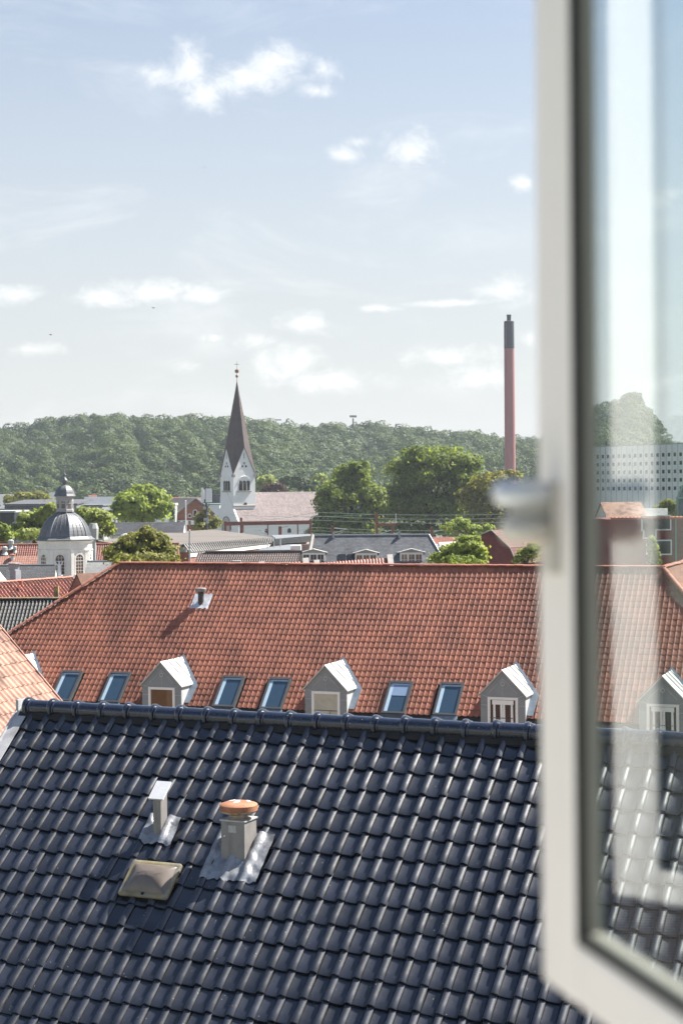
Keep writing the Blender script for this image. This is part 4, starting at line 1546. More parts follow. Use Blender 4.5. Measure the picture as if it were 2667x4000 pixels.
# ------------------------------------------------------------------ chapel with the lead dome
DD = 160.0
k = DD / FPX
ctr = W(257, 2260, DD)
cx_, cy_ = ctr.x, ctr.y
def zy(y): return W(257, y, DD).z
chapel = thing('domed_chapel', 'white octagonal chapel tower with a ribbed lead dome and lantern', 'chapel', (cx_, cy_, 0))
rot = math.radians(22.5) + math.atan2(-cx_, cy_) * 0 - .05
def octa(rf, z):
    """octagon corner radius from its half width across flats"""
    return (rf / math.cos(math.pi / 8), z)
hwf = 98 * k
def oct_lathe(name, prof, mt, parent, smooth=False):
    b = MB(); b.lathe((cx_, cy_, 0), [octa(r, z) for r, z in prof], 8, rot); return b.build(name, mt, parent, smooth)
drum = oct_lathe('drum', [(hwf, 0), (hwf, zy(2122)), (hwf + .03, zy(2122) + .01), (hwf + .05, zy(2117)), (hwf + .16, zy(2113)), (hwf + .25, zy(2110))], M_cream, chapel)
oct_lathe('base_moulding', [(hwf + .12, zy(2262)), (hwf + .12, zy(2252)), (hwf + .01, zy(2247))], M_cream, drum)
oct_lathe('upper_string', [(hwf + .005, zy(2149)), (hwf + .05, zy(2148)), (hwf + .06, zy(2144)), (hwf + .005, zy(2143))], M_cream, drum)
oct_lathe('lead_cornice', [(hwf + .27, zy(2111)), (hwf + .30, zy(2107)), (hwf + .10, zy(2102)), (hwf - .05, zy(2095))], M_leadroof, chapel)
RD = 94.5 * k
prof = []
z0, z1 = zy(2110), zy(1998)
for i in range(13):
    a = i / 12 * math.radians(80)
    prof.append((RD * (math.cos(a) * .90 + .10 * (1 - i / 12)) if i else RD, z0 + (z1 - z0) * math.sin(a) / math.sin(math.radians(80))))
prof[-1] = (33 * k, z1)
dome = oct_lathe('dome', prof, M_leadroof, chapel)
rb = MB()
for kq in range(8):
    a0 = rot + 2 * math.pi * kq / 8
    rb.tube([Vector((cx_ + octa(r, z)[0] * 1.005 * math.cos(a0), cy_ + octa(r, z)[0] * 1.005 * math.sin(a0), z)) for r, z in prof], .045, 6)
rb.build('corner_rib', M_leadrib, dome)
rb = MB()
for kq in range(8):
    for fq in (.25, .5, .75):
        a0 = rot + 2 * math.pi * kq / 8; a1 = rot + 2 * math.pi * (kq + 1) / 8
        pts = []
        for r, z in prof:
            R_ = octa(r, z)[0] * 1.004
            pts.append(Vector((cx_ + R_ * (math.cos(a0) * (1 - fq) + math.cos(a1) * fq), cy_ + R_ * (math.sin(a0) * (1 - fq) + math.sin(a1) * fq), z)))
        rb.tube(pts, .02, 5)
rb.build('lead_roll', M_leadroof, dome)
lr = 31 * k
lant = oct_lathe('lantern', [(lr + .04, z1 - .05), (lr + .04, zy(1991)), (lr, zy(1990)), (lr, zy(1943)), (lr + .12, zy(1940)), (lr + .14, zy(1937))], mat('grey_lantern', (.36, .35, .35), rough=.7, var=.1, scale=3), chapel)
pr2 = []
za, zb_ = zy(1938), zy(1894)
for i in range(8):
    a = i / 7 * math.radians(82)
    pr2.append(((40 * k if i == 0 else 34 * k * math.cos(a) + 2.5 * k), za + (zb_ - za) * math.sin(a)))
cupola = oct_lathe('cupola', pr2, M_leadroof, chapel)
fi = MB(); fi.lathe((cx_, cy_, 0), [(.14, zy(1896)), (.10, zy(1892)), (.22, zy(1887)), (.30, zy(1880)), (.24, zy(1873)), (.09, zy(1866)), (.05, zy(1862)), (.05, zy(1858)), (.11, zy(1856)), (.11, zy(1852)), (.03, zy(1849)), (.012, zy(1815))], 12)
fi.build('finial', M_leadroof, chapel, smooth=50)

def arch_pts(F, w, z0, z1, n=7):
    """outline of a round headed opening on a wall frame"""
    pts = [(-w, z0), (w, z0)]
    for i in range(n + 1):
        a = math.pi * i / n
        pts.append((w * math.cos(a), z1 - w + w * math.sin(a)))
    return pts

def face_frame(kq, r):
    a = rot + 2 * math.pi * (kq + .5) / 8
    nrm = Vector((math.cos(a), math.sin(a), 0))
    return Frame(Vector((cx_, cy_, 0)) + nrm * r, Vector((-nrm.y, nrm.x, 0)), ZV)

for kq in range(8):
    F = face_frame(kq, hwf)
    if F.Z.y > .3: continue
    w = 17 * k
    za, zb_ = zy(2238), zy(2163)
    fr = MB()
    po_ = arch_pts(F, w + .12, za - .03, zb_ + .12)
    pi_ = arch_pts(F, w, za, zb_)
    nn = len(po_)
    vs = [F.p(s, z, .05) for s, z in po_] + [F.p(s, z, .05) for s, z in pi_] + [F.p(s, z, .0) for s, z in po_] + [F.p(s, z, .0) for s, z in pi_]
    fs = []
    for i in range(nn):
        j = (i + 1) % nn
        fs += [(i, j, nn + j, nn + i), (nn + i, nn + j, 3 * nn + j, 3 * nn + i), (i, 2 * nn + i, 2 * nn + j, j)]
    fr.add(vs, fs)
    wfr = fr.build('arched_window', M_cream, chapel)
    g = MB(); g.add([F.p(s, z, .012) for s, z in pi_], [tuple(range(nn))]); g.build('pane', glassmat('chapel_glass', see=False, ior=1.5, dark=(.13, .075, .06)), wfr)
    b = MB()
    for x in (-w * .33, w * .33):
        b.box(F.p(x, (za + zb_) / 2, .022), F.X * .014, F.Y * ((zb_ - za) / 2 - .08), F.Z * .008)
    for qz in range(1, 6):
        z = za + (zb_ - za) * qz / 6
        b.box(F.p(0, z, .024), F.X * (w if qz < 5 else w * .8), F.Y * (.03 if qz == 4 else .014), F.Z * .008)
    b.build('glazing_bar', M_cream, wfr)
    sl = MB(); sl.box(F.p(0, za - .07, .07), F.X * (w + .16), F.Y * .04, F.Z * .08); sl.build('window_sill', M_cream, wfr)
    for sg in (-1, 1):
        pl = MB(); pl.box(F.p(sg * (hwf * math.tan(math.pi / 8) - .20), (zy(2250) + zy(2146)) / 2, .03), F.X * .15, F.Y * ((zy(2146) - zy(2250)) / 2), F.Z * .03)
        pl.box(F.p(sg * (hwf * math.tan(math.pi / 8) - .20), zy(2148), .05), F.X * .19, F.Y * .045, F.Z * .05)
        pl.build('pilaster', M_cream, drum)
    F2 = face_frame(kq, lr)
    w2 = 7.2 * k
    p2 = arch_pts(F2, w2, zy(1985), zy(1957))
    g = MB(); g.add([F2.p(s, z, .012) for s, z in p2], [tuple(range(len(p2)))]); g.build('lantern_opening', mat('lantern_view', (.14, .13, .12), rough=.6, var=.3, scale=4), lant)
    b = MB(); b.box(F2.p(0, zy(1957) - .10, .02), F2.X * .012, F2.Y * .10, F2.Z * .01); b.box(F2.p(0, zy(1966), .02), F2.X * w2, F2.Y * .015, F2.Z * .01); b.build('lantern_bar', M_cream, lant)

# white figure with raised arms on its bracket
F = face_frame([kq for kq in range(8) if face_frame(kq, 1).Z.y < -.9][0], hwf)
fb = F.p(0, zy(2240), .36)
st = thing('statue', 'white robed statue with raised arms before the middle chapel window', 'statue', tuple(fb))
b = MB(); b.lathe(fb - ZV * .45, [(.03, 0), (.16, .10), (.22, .30), (.34, .36), (.34, .44)], 14); b.build('bracket', M_limewash, st, smooth=45)
b = MB()
b.lathe(fb, [(.21, 0), (.20, .10), (.16, .45), (.13, .62), (.155, .78), (.15, .90), (.10, .96), (.055, .99), (.05, 1.03), (.075, 1.07), (.085, 1.13), (.07, 1.20), (.02, 1.235)], 14)
for sg in (-1, 1):
    sh = fb + F.X * sg * .12 + ZV * .90
    b.tube([sh - F.X * sg * .04, sh + F.X * sg * .12 + ZV * .06 + F.Z * .03, sh + F.X * sg * .22 + ZV * .28 + F.Z * .06, sh + F.X * sg * .23 + ZV * .33 + F.Z * .06], [.065, .055, .042, .02], 8)
b.build('figure', M_limewash, st, smooth=60)
# slate roof and pale roof beside the chapel
FSl = roof_frame(W(75, 2208, 150), -3, 40)
sl = thing('slate_annex', 'low grey slate roofed annex joining the chapel tower', 'house', at0(FSl.p(0, -2)))
gable_body(sl, FSl, -6.0, 3.2, 0, -3.4, M_cream, uvmat('annex_slate', (.095, .098, .105), (.07, .072, .078), (.04, .04, .045), .30, .20, msize=.10), over=.1, th=.1)
q = MB(); q.tube([FSl.p(-6, .02, .02), FSl.p(3.1, .02, .02)], .06, 6); q.build('ridge_roll', M_leadrib, sl)
FSr = roof_frame(W(385, 2192, 155), 3, 40)
sr = thing('pale_slate_annex', 'pale slate roofed annex on the tree side of the chapel', 'house', at0(FSr.p(0, -1)))
gable_body(sr, FSr, -1.0, 2.6, 0, -3.0, M_cream, M_slate_pale, over=.1, th=.1)
q = MB(); q.tube([FSr.p(-1, .02, .02), FSr.p(2.6, .02, .02)], .06, 6); q.build('ridge_roll', M_palemetal, sr)
# little weathered brick gable just behind the hip
FBg = roof_frame(W(352, 2238, 95), -35, 45)
bg_ = thing('brick_outhouse', 'small weathered brown outhouse roof peeping over the red hip', 'shed', at0(FBg.p(0, -1)))
gable_body(bg_, FBg, -.8, .7, 0, -1.5, M_brickred, mat('brown_old_roof', (.16, .085, .06), rough=.9, var=.3, scale=3), over=.05, th=.1)
# pale striped roof at the far left edge
FPl = Frame(W(30, 2270, 128), axes(30)[1], -axes(30)[0] * .72 + ZV * .69)
ps = thing('pale_sheet_shed', 'shed with a pale striped sheet roof beside the slate annex', 'shed', at0(FPl.p(0, 0)))
gable_body(ps, FPl, -8, .0, 1.6, -1.2, M_cream, mat('pale_striped_roof', (.58, .58, .57), rough=.6, var=.08), over=.05, th=.08)

# ------------------------------------------------------------------ long red-brown roof behind the dome
FLr = roof_frame(W(360, 2124, 205), -1.5, 40)
lr_ = thing('long_brown_roofed_house', 'long house with a dark red-brown tile roof behind the dome', 'house', at0(FLr.p(0, -3)))
sA, sB = FLr.hit(-60, 2118)[0], FLr.hit(700, 2122)[0]
M_brtile = mat('brown_red_tile', (.24, .085, .062), rough=.65, var=.2, scale=.6, per=.14, stain=.25, stain_scale=.4)
bt_ = tile_mesh('roof_tile', [(a * .26 / .205, b * 1.3) for a, b in oprof], .40, .016, .03, 1, [M_brtile])
cells = [(sA + j * .26, -i * .35) for i in range(1, 15) for j in range(0, int((sB - sA) / .26))]
tile_field(FLr, cells, bt_, lr_, 0, .26, .35, h=-.08, rest='roof_tiles')
gable_body(lr_, FLr, sA, sB, 0, -15 * .35, M_brickred, M_deck, over=.05, th=.1, roof_h=-.1)
ridge_tiles(FLr.p(sA, .02, -.02), FLr.p(sB, .02, -.02), 56, .12, lr_, M_rridge, ZV, collar=False, seg=5)
for (x, y, r, h) in ((20, 2158, .33, .9), (44, 2138, .36, 1.1), (60, 2150, .22, .7)):
    s, t = FLr.hit(x, y); P = FLr.p(s, t)
    q = MB(); q.lathe(P - ZV * .3, [(r * 1.6, 0), (r * .8, .3), (r * .7, h * .6), (r, h * .62), (r, h), (r * .5, h + .12)], 10); q.build('roof_cowl', M_palemetal, lr_)
fgA = FLr.p(sB, -1.6)
# lower paler lean-to roof in front of it
FLo = roof_frame(W(90, 2172, 190), -2, 38)
lo = thing('lean_to', 'paler tiled lean-to with a rusty vent below the long brown roof', 'shed', at0(FLo.p(0, -1)))
gable_body(lo, FLo, FLo.hit(-30, 2172)[0], FLo.hit(200, 2172)[0], 0, -3.2, M_brickred, uvmat('pale_red_tile', (.46, .24, .18), (.36, .17, .125), (.18, .08, .06), .24, .32, msize=.14, offset=0), over=.05, th=.1)
s, t = FLo.hit(50, 2184); P = FLo.p(s, t)
q = MB(); q.lathe(P - ZV * .2, [(.2, 0), (.2, .6)], 10); v_ = q.build('vent_pipe', M_galv, lo)
q = MB(); q.lathe(P, [(.3, .38), (.32, .5), (.1, .58)], 12); q.build('vent_cap', M_rust, v_)
# white cowl by the dome
q = MB(); q.lathe(W(366, 2112, 200) - ZV * 7, [(.30, 0), (.30, 7.0), (.55, 7.15), (.62, 8.4), (.42, 9.0)], 8)
tag(q.build('roof_cowl', M_palemetal), 'pale metal ventilation cowl standing close beside the dome', 'vent')

# ------------------------------------------------------------------ big hall with the shallow brown roof
hall = thing('sports_hall', 'big hall with a shallow brown felt roof and ribbed fascia', 'hall', at0(W(800, 2100, 250)))
# roof outline: points on the roof with their heights taken from the picture
P = {n_: W(x, y, d) for n_, (x, y, d) in dict(a=(380, 2112, 246), b=(640, 2080, 300), c=(832, 2068, 318), d=(1073, 2100, 268), e=(716, 2126, 226), f=(560, 2140, 222)).items()}
q = MB(); q.add([P['a'], P['b'], P['c'], P['d'], P['e'], P['f']], [(0, 1, 2, 3, 4, 5)])
top = [P[n_] for n_ in 'abcdef']
q = MB(); q.prism([p_ + ZV * .0 for p_ in top], -ZV * .35); q.build('roof', M_felt, hall)
e_, d_ = W(739, 2158, 225), W(1077, 2119, 267.6)
q = MB(); q.add([P['e'], P['d'], d_, e_, W(705, 2163, 222), P['f']], [(0, 1, 2, 3), ]); fa = q.build('fascia', M_fascia, hall, normals=False)
rb = MB()
for i in range(46):
    u = i / 45
    a_, b_ = P['e'].lerp(P['d'], u), e_.lerp(d_, u)
    nrm = Vector((.3, -1, .3)).normalized() * .12
    rb.tube([a_ + nrm * .5, b_ + nrm * .5], .10, 4)
rb.build('fascia_rib', mat('dark_rib', (.13, .125, .12), rough=.7), fa)
q = MB()
def wallq(a, b, mi=0):
    a2, b2 = Vector((a.x, a.y, 0)), Vector((b.x, b.y, 0))
    L = (b2 - a2).length
    q.add([a2, b2, b, a], [(0, 1, 2, 3)], mi, [[(0, 0), (L, 0), (L, b.z), (0, a.z)]])
inw = Vector((-.25, 1, 0)) * .5
wallq(e_ + inw, d_ + inw)
wallq(W(380, 2150, 247) + inw, e_ + inw)
wallq(d_ + inw, W(1100, 2100, 320))
q.build('wall', M_brickred, hall, normals=False)
q = MB(); q.box((e_ + d_) / 2 - ZV * .35 + inw * .6, (d_ - e_) / 2, Vector((0, .08, 0)), ZV * .3); q.build('eaves_band', M_cream, hall)
# paler flat wing at its right with rails
wg = thing('flat_wing', 'flat wing with a pale corrugated edge at the far end of the hall', 'building', at0(W(1140, 2110, 262)))
a_, b_ = W(1077, 2104, 262), W(1216, 2092, 264)
q = MB(); q.prism([a_, b_, W(1214, 2086, 300), W(1060, 2090, 300)], -ZV * .2); q.build('roof', M_greymetal, wg)
q = MB(); q.hexa([a_ - ZV * .85, b_ - ZV * .95, b_ - ZV * .95 + Vector((0, .3, 0)), a_ - ZV * .85 + Vector((0, .3, 0)), a_ - ZV * .0, b_ - ZV * .0, b_ + Vector((0, .3, 0)), a_ + Vector((0, .3, 0))]); fe = q.build('edge_panel', M_palemetal, wg)
rb = MB()
for i in range(26):
    c_ = a_.lerp(b_, i / 25) + Vector((0, -.03, 0)); rb.tube([c_, c_ - ZV * .85], .05, 4)
rb.build('edge_rib', mat('shade_rib', (.30, .32, .31), rough=.6), fe)
q = MB(); q.abox(a_.x - .2, b_.x + .2, 262.6, 299, 0, min(a_.z, b_.z) - .9); q.build('wall', M_brickred, wg)
# low annex with a railing and green edge, in front
an = thing('roof_terrace', 'low flat roof with a green edge, a white hut and steel posts', 'building', at0(W(1080, 2160, 190)))
a_, b_, c_, d2_ = W(1008, 2150, 196), W(1134, 2148, 186), W(1136, 2126, 210), W(1020, 2140, 214)
q = MB(); q.prism([a_, b_, c_, d2_], -ZV * .3); q.build('roof', M_greymetal, an)
q = MB(); q.hexa([a_ - ZV * .45, b_ - ZV * .42, b_ + Vector((0, .2, -.42)), a_ + Vector((0, .2, -.45)), a_ + ZV * .02, b_ + ZV * .02, b_ + Vector((0, .2, .02)), a_ + Vector((0, .2, .02))]); q.build('green_edge', M_copper, an)
q = MB(); q.abox(a_.x + .1, b_.x - .1, 197, 209, 0, a_.z - .35); q.build('wall', M_brickred, an)
q = MB(); hp = W(1150, 2158, 205); q.abox(hp.x - .55, hp.x + .75, 205, 208, 0, hp.z + .8); q.build('hut', M_limewash, an)
for x, y0_, y1_ in ((1045, 2148, 2104), (1070, 2146, 2100), (1095, 2144, 2102)):
    q = MB(); q.tube([W(x, y0_, 203) - ZV * .4, W(x, y1_, 203)], .06, 6); q.build('post', M_galv, an)

def pole(name, label, cat, x, y0_, y1_, d, r, mt, group=None):
    b0 = W(x, y0_, d)
    q = MB(); q.tube([Vector((b0.x, b0.y, 0)), b0, W(x, y1_, d)], [r * 1.2, r, r * .7], 8)
    q.lathe(W(x, y1_, d), [(r * .7, -.02), (r * 1.4, .06), (r * .4, .16)], 8)
    return tag(q.build(name, mt), label, cat, group)
pole('flagpole', 'pale flagpole in front of the hall fascia', 'pole', 741, 2160, 2074, 190, .10, M_palemetal)
pole('flagpole', 'white flagpole in front of the brick gable house', 'pole', 726, 2060, 1958, 345, .14, M_limewash)

# ------------------------------------------------------------------ dark brown roof just behind the red ridge
FDb = roof_frame(W(990, 2155, 150), 1.0, 38)
db = thing('brown_tiled_house', 'house with a plain dark brown tile roof in front of the hall', 'house', at0(FDb.p(0, -3)))
sA, sB = FDb.hit(803, 2152)[0], FDb.hit(1180, 2159)[0]
M_dbt = mat('dark_brown_tile', (.115, .078, .070), rough=.6, var=.2, scale=.8, per=.18, stain=.2)
dt_ = tile_mesh('roof_tile', [(a, b * 1.1) for a, b in oprof], .36, .014, .024, 1, [M_dbt])
cells = [(sA - (i * .05) + j * .205, -i * .31) for i in range(1, 12) for j in range(-3, int((sB - sA) / .205))]
tile_field(FDb, cells, dt_, db, 0, .205, .31, h=-.08, rest='roof_tiles')
gable_body(db, FDb, sA - .3, sB, 0, -12 * .31, M_brickred, M_deck, over=.05, th=.1, roof_h=-.1)
q = MB(); q.tube([FDb.p(sA, .02, 0), FDb.p(sB, .02, 0)], .10, 6); q.build('ridge', M_dbt, db)
q = MB(); q.box(W(925, 2202, 140), Vector((.35, 0, 0)), Vector((0, .3, 0)), ZV * .25); q.build('vent_hood', M_palemetal, db)

# ------------------------------------------------------------------ red roofs with gable copings peeping over the ridge
for (x0, y0_, x1, y1_, d, lab) in ((1235, 2199, 1520, 2178, 118, 'red pantile roof between pale gable copings behind the long ridge'), (1020, 2206, 1192, 2192, 112, 'sliver of red roof between the brown roof and a pale coping')):
    FQ = roof_frame(W(x0, y0_, d), -3, 30)
    L = FQ.hit(x1, y1_)[0]
    rise = W(x1, y1_, d).z - W(x0, y0_, d).z
    h_ = thing('coped_house', lab, 'house', at0(FQ.p(L / 2, -2)))
    FQ = Frame(FQ.O, (W(x1, y1_, d) - W(x0, y0_, d)), FQ.Y)
    L = (W(x1, y1_, d) - W(x0, y0_, d)).length
    cells = [(j * .205, -i * .33) for i in range(1, 10) for j in range(0, int(L / .205))]
    tile_field(FQ, cells, st_, h_, 0, .205, .33, h=-.07, rest='roof_tiles')
    gable_body(h_, FQ, 0, L, 0, -3.2, M_brickred, M_deck, over=.02, th=.1, roof_h=-.09)
    for s in (0, L):
        q = MB()
        q.plate(FQ, [(s - .14, -3.2), (s + .24, -3.2), (s + .24, .15), (s - .14, .15)], .3, h=.16)
        q.build('gable_coping', M_stone, h_)

# ------------------------------------------------------------------ slate house with three dormers and a hip
FH = roof_frame(W(1450, 2090, 190), 1.0, 50)
sh_ = thing('slate_roofed_house', 'house with a grey slate hipped roof and three white dormers', 'house', at0(FH.p(0, -3)))
sA, sB = FH.hit(1222, 2088)[0], FH.hit(1675, 2092)[0]
Lh = 4.6
XH, NH = FH.X, Vector((FH.Y.x, FH.Y.y, 0)).normalized()
q = MB()
q.plate(FH, [(sA - .6, -Lh), (sB + 2.0, -Lh), (sB, 0), (sA, 0)], .10)
hipA = FH.p(sB, 0)
lowc = FH.p(sB + 2.0, -Lh)
bkc = lowc + NH * (2 * Lh * math.cos(math.radians(50)))
q.build('roof', M_slate, sh_)
Fhip = Frame(lowc, (bkc - lowc), (hipA - (lowc + bkc) / 2))
q = MB(); q.plate(Fhip, [(0, 0), ((bkc - lowc).length, 0), ((bkc - lowc).length / 2, (hipA - (lowc + bkc) / 2).length)], .10); q.build('hip_slope', M_slate_pale, sh_)
q = MB(); q.tube([FH.p(sA, .02, .03), FH.p(sB, .02, .03)], .09, 6); q.tube([hipA, lowc], .10, 6); q.build('ridge_lead', M_leadrib, sh_)
q = MB(); a0 = FH.p(sA - .62, -Lh, .05); a1 = FH.p(sA - .02, .05, .05); q.tube([a0, a1], .22, 4); q.build('verge_coping', M_stone, sh_)
q = MB(); zl = FH.p(0, -Lh).z
f1 = FH.p(sA, -Lh) + NH * .3; f2 = lowc + NH * .3 - XH * .3
q.hexa([at0(f1), at0(f2), at0(f2 + NH * 5), at0(f1 + NH * 5)] + [Vector((p_.x, p_.y, zl - .1)) for p_ in (f1, f2, f2 + NH * 5, f1 + NH * 5)])
q.build('wall', M_brickred, sh_)
for x, y in ((1302, 2090), (1560, 2090)):
    P0 = FH.hitw(x, y + 8); q = MB(); q.box(P0, XH * .12, NH * .12, ZV * .5); q.build('vent_stub', M_leadrib, sh_)
def small_dormer(parent, F, px, py, w, h, dep, mtf):
    """flat-fronted dormer with a shallow gabled lead top; px, py is the top middle of its front"""
    s, t = F.hit(px, py)
    X_, N_ = F.X, Vector((F.Y.x, F.Y.y, 0)).normalized()
    P0 = F.p(s, t) - N_ * .0
    A0 = P0 - N_ * dep * .6
    q = MB()
    zl_ = -h
    q.hexa([A0 - X_ * w + ZV * zl_, A0 + X_ * w + ZV * zl_, A0 + X_ * w + N_ * dep + ZV * zl_, A0 - X_ * w + N_ * dep + ZV * zl_, A0 - X_ * w, A0 + X_ * w, A0 + X_ * w + N_ * dep, A0 - X_ * w + N_ * dep])
    d_ = q.build('dormer', M_limewash, parent)
    q = MB()
    ov = .22
    for sg in (-1, 1):
        f0, b0 = A0 - N_ * ov + ZV * .42, A0 + N_ * dep * 1.5 + ZV * .42
        f1, b1 = A0 - N_ * ov + X_ * sg * (w + .25) + ZV * .03, A0 + N_ * dep * 1.2 + X_ * sg * (w + .25) + ZV * .03
        q.hexa([f0 - ZV * .05, f1 - ZV * .05, b1 - ZV * .05, b0 - ZV * .05, f0, f1, b1, b0])
    q.build('dormer_roof', M_zincroof, d_)
    q = MB(); q.prism([A0 - N_ * .03 - X_ * (w + .1) + ZV * .03, A0 - N_ * .03 + X_ * (w + .1) + ZV * .03, A0 - N_ * .03 + ZV * .34], N_ * .2); q.build('dormer_gable', mat('grey_board', (.36, .33, .30), rough=.7, var=.1), d_)
    for i in range(3):
        xc = (-1 + i) * w * .62
        q = MB(); q.box(A0 - N_ * .012 + X_ * xc + ZV * (-h * .5 - .04), X_ * (w * .24), N_ * .006, ZV * (h * .40)); pn = q.build('pane', mtf, d_)
        q = MB(); q.box(A0 - N_ * .024 + X_ * xc + ZV * (-h * .5), X_ * .02, N_ * .006, ZV * (h * .40)); q.box(A0 - N_ * .024 + X_ * xc + ZV * (-h * .45), X_ * (w * .24), N_ * .006, ZV * .02); q.build('glazing_bar', M_limewash, pn)
for x, y, w_ in ((1225, 2158, 1.25), (1430, 2160, 1.2), (1606, 2157, 1.25)):
    small_dormer(sh_, FH, x, y, w_, 1.75, 1.3, M_pane_warm if x > 1300 else M_pane_dark)
for x in (1335, 1372):
    s, t = FH.hit(x, 2172)
    q = MB(); q.plate(FH, [(s - .42, t - 1.0), (s + .42, t - 1.0), (s + .42, t + .2), (s - .42, t + .2)], .08, h=.07); q.build('roof_window', M_pane_dark, sh_)

# flat felt roof and red strip behind the hip
ft = thing('flat_roofed_shop', 'low flat felt roof with white upstands right of the slate hip', 'building', at0(W(1760, 2125, 210)))
a_, b_, c_, d2_ = W(1720, 2148, 200), W(1835, 2140, 200), W(1812, 2112, 232), W(1712, 2118, 232)
q = MB(); q.prism([a_, b_, c_, d2_], -ZV * .3); q.build('roof', M_stone, ft)
q = MB(); q.abox(a_.x + .1, b_.x - .1, 201, 231, 0, min(a_.z, c_.z) - .35); q.build('wall', M_limewash, ft)
q = MB(); q.box(W(1745, 2152, 198), Vector((1.0, 0, 0)), Vector((0, .2, 0)), ZV * .5); q.build('upstand', M_limewash, ft)
q = MB(); q.tube([W(1762, 2128, 215), W(1762, 2122, 215)], .18, 8); q.build('vent_pipe', M_dark, ft)
FRs = roof_frame(W(1760, 2098, 250), 0, 38)
rs_ = thing('far_red_house', 'thin strip of dark red roof behind the flat felt roof', 'house', at0(FRs.p(0, -1)))
gable_body(rs_, FRs, FRs.hit(1690, 2098)[0], FRs.hit(1900, 2098)[0], 0, -3.2, M_brickred, M_farred, over=.1, th=.1)

# ------------------------------------------------------------------ gambrel brick house
gz = thing('gambrel_brick_house', 'dark red brick house with a gambrel gable and red tile roof', 'house', at0(W(1950, 2150, 165)))
D0 = 165
g0 = [W(x, y, D0) for x, y in ((1868, 2100), (1872, 2085), (1917, 2073), (1990, 2142), (2016, 2200))]
gx = [Vector((p_.x, D0, p_.z)) for p_ in g0]
dirb = Vector((.75, 1, 0)).normalized() * 14
apex = gx[2]; knee = gx[3]; foot_ = gx[4]
lapex = apex + Vector((-1.15, 0, -.45)); lfoot = Vector((lapex.x - .05, D0, lapex.z - 3.0))
poly = [Vector((foot_.x, D0, 0)), foot_, knee, apex, lapex, lfoot, Vector((lfoot.x, D0, 0))]
q = MB()
vs = [p_ + Vector((0, 0, -.05)) for p_ in poly]
n_ = len(vs)
q.add(vs, [tuple(range(n_))], 0, [[(p_.x, p_.z) for p_ in vs]])
q.add([vs[0], vs[1], vs[1] + dirb, vs[0] + dirb], [(0, 1, 2, 3)], 0, [[(0, 0), (0, 6), (14, 6), (14, 0)]])
q.add([vs[6], vs[5], vs[5] + dirb, vs[6] + dirb], [(0, 1, 2, 3)], 0, [[(0, 0), (0, 6), (14, 6), (14, 0)]])
q.build('wall', uvmat('dark_red_brick', (.21, .062, .058), (.155, .045, .042), (.12, .055, .05), .24, .075, msize=.10), gz, normals=False)
q = MB()
for a_, b_ in ((apex, knee), (knee, foot_ + (foot_ - knee) * .05), (lapex, apex)):
    fr_ = -dirb.normalized() * .12
    F_ = Frame(a_ + fr_, dirb, (a_ - b_)) if True else None
    Lq = (a_ - b_).length
    q.plate(Frame(b_ + fr_, dirb, (a_ - b_)), [(0, 0), (14.2, 0), (14.2, Lq), (0, Lq)], .12, h=.1 if a_ is not lapex else -.02)
q.build('roof', uvmat('brown_red_far_tile', (.19, .092, .078), (.145, .068, .058), (.08, .038, .032), .22, .33, msize=.12, offset=0.0), gz, normals=True)
q = MB(); q.tube([lapex + Vector((0, -.1, .05)), apex + Vector((0, -.1, .08)), knee + Vector((0, -.1, .08)), foot_ + Vector((0, -.1, .05))], .07, 5); q.build('verge', M_stone, gz)
wb = thing('white_shed', 'white roofed shed behind the gambrel house', 'shed', at0(W(2050, 2130, 215)))
q = MB(); pz = W(2050, 2118, 215); q.abox(pz.x - 1.2, pz.x + 2, 215, 222, 0, pz.z); q.build('wall', M_limewash, wb)
q = MB(); q.prism([(pz.x - 1.4, 214.8, pz.z + .01), (pz.x + 2.2, 214.8, pz.z + .01), (pz.x + 2.2, 222.2, pz.z + .5), (pz.x - 1.4, 222.2, pz.z + .5)], (0, 0, .12)); q.build('roof', M_palemetal, wb)

# ------------------------------------------------------------------ church
DC = 450.0
beta = math.radians(34.3)
e1 = Vector((math.cos(beta), math.sin(beta), 0))     # along the nave
e2 = Vector((-math.sin(beta), math.cos(beta), 0))
C0 = W(911.6, 1852, DC)                               # front corner of the tower
aT = 6.55
tc_ = at0(C0) + e1 * aT / 2 + e2 * aT / 2
church = thing('church', 'white church with a tall brown spire and mottled tile nave', 'church', tuple(tc_))
def cz(y, d=DC): return CAMZ + (HY - y) / FPX * d
zw, zg, zt_ = cz(1852), cz(1743, 451), cz(1484, 453)
flare = .25
cor = [at0(C0), at0(C0) + e1 * aT, at0(C0) + e1 * aT + e2 * aT, at0(C0) + e2 * aT]
q = MB()
out = [(c_ - tc_).normalized() * flare for c_ in cor]
q.hexa([c_ + o_ for c_, o_ in zip(cor, out)] + [c_ + ZV * zw for c_ in cor])
for i in range(4):
    a_, b_ = cor[i], cor[(i + 1) % 4]
    q.prism([a_ + ZV * (zw + .002), b_ + ZV * (zw + .002), (a_ + b_) / 2 + ZV * zg], (tc_ - (a_ + b_) / 2).normalized() * .5)
tower = q.build('tower', M_limewash, church)
q = MB()
T = tc_ + ZV * zt_
G = [(cor[i] + cor[(i + 1) % 4]) / 2 + ((cor[i] + cor[(i + 1) % 4]) / 2 - tc_).normalized() * .14 + ZV * (zg + .1) for i in range(4)]
Cc = [c_ + (c_ - tc_).normalized() * .18 + ZV * (zw + .15) for c_ in cor]
for i in range(4):
    q.add([T, G[i - 1], Cc[i], G[i]], [(0, 1, 2), (0, 2, 3)])
spire = q.build('spire', M_spire, church, normals=False)
q = MB()
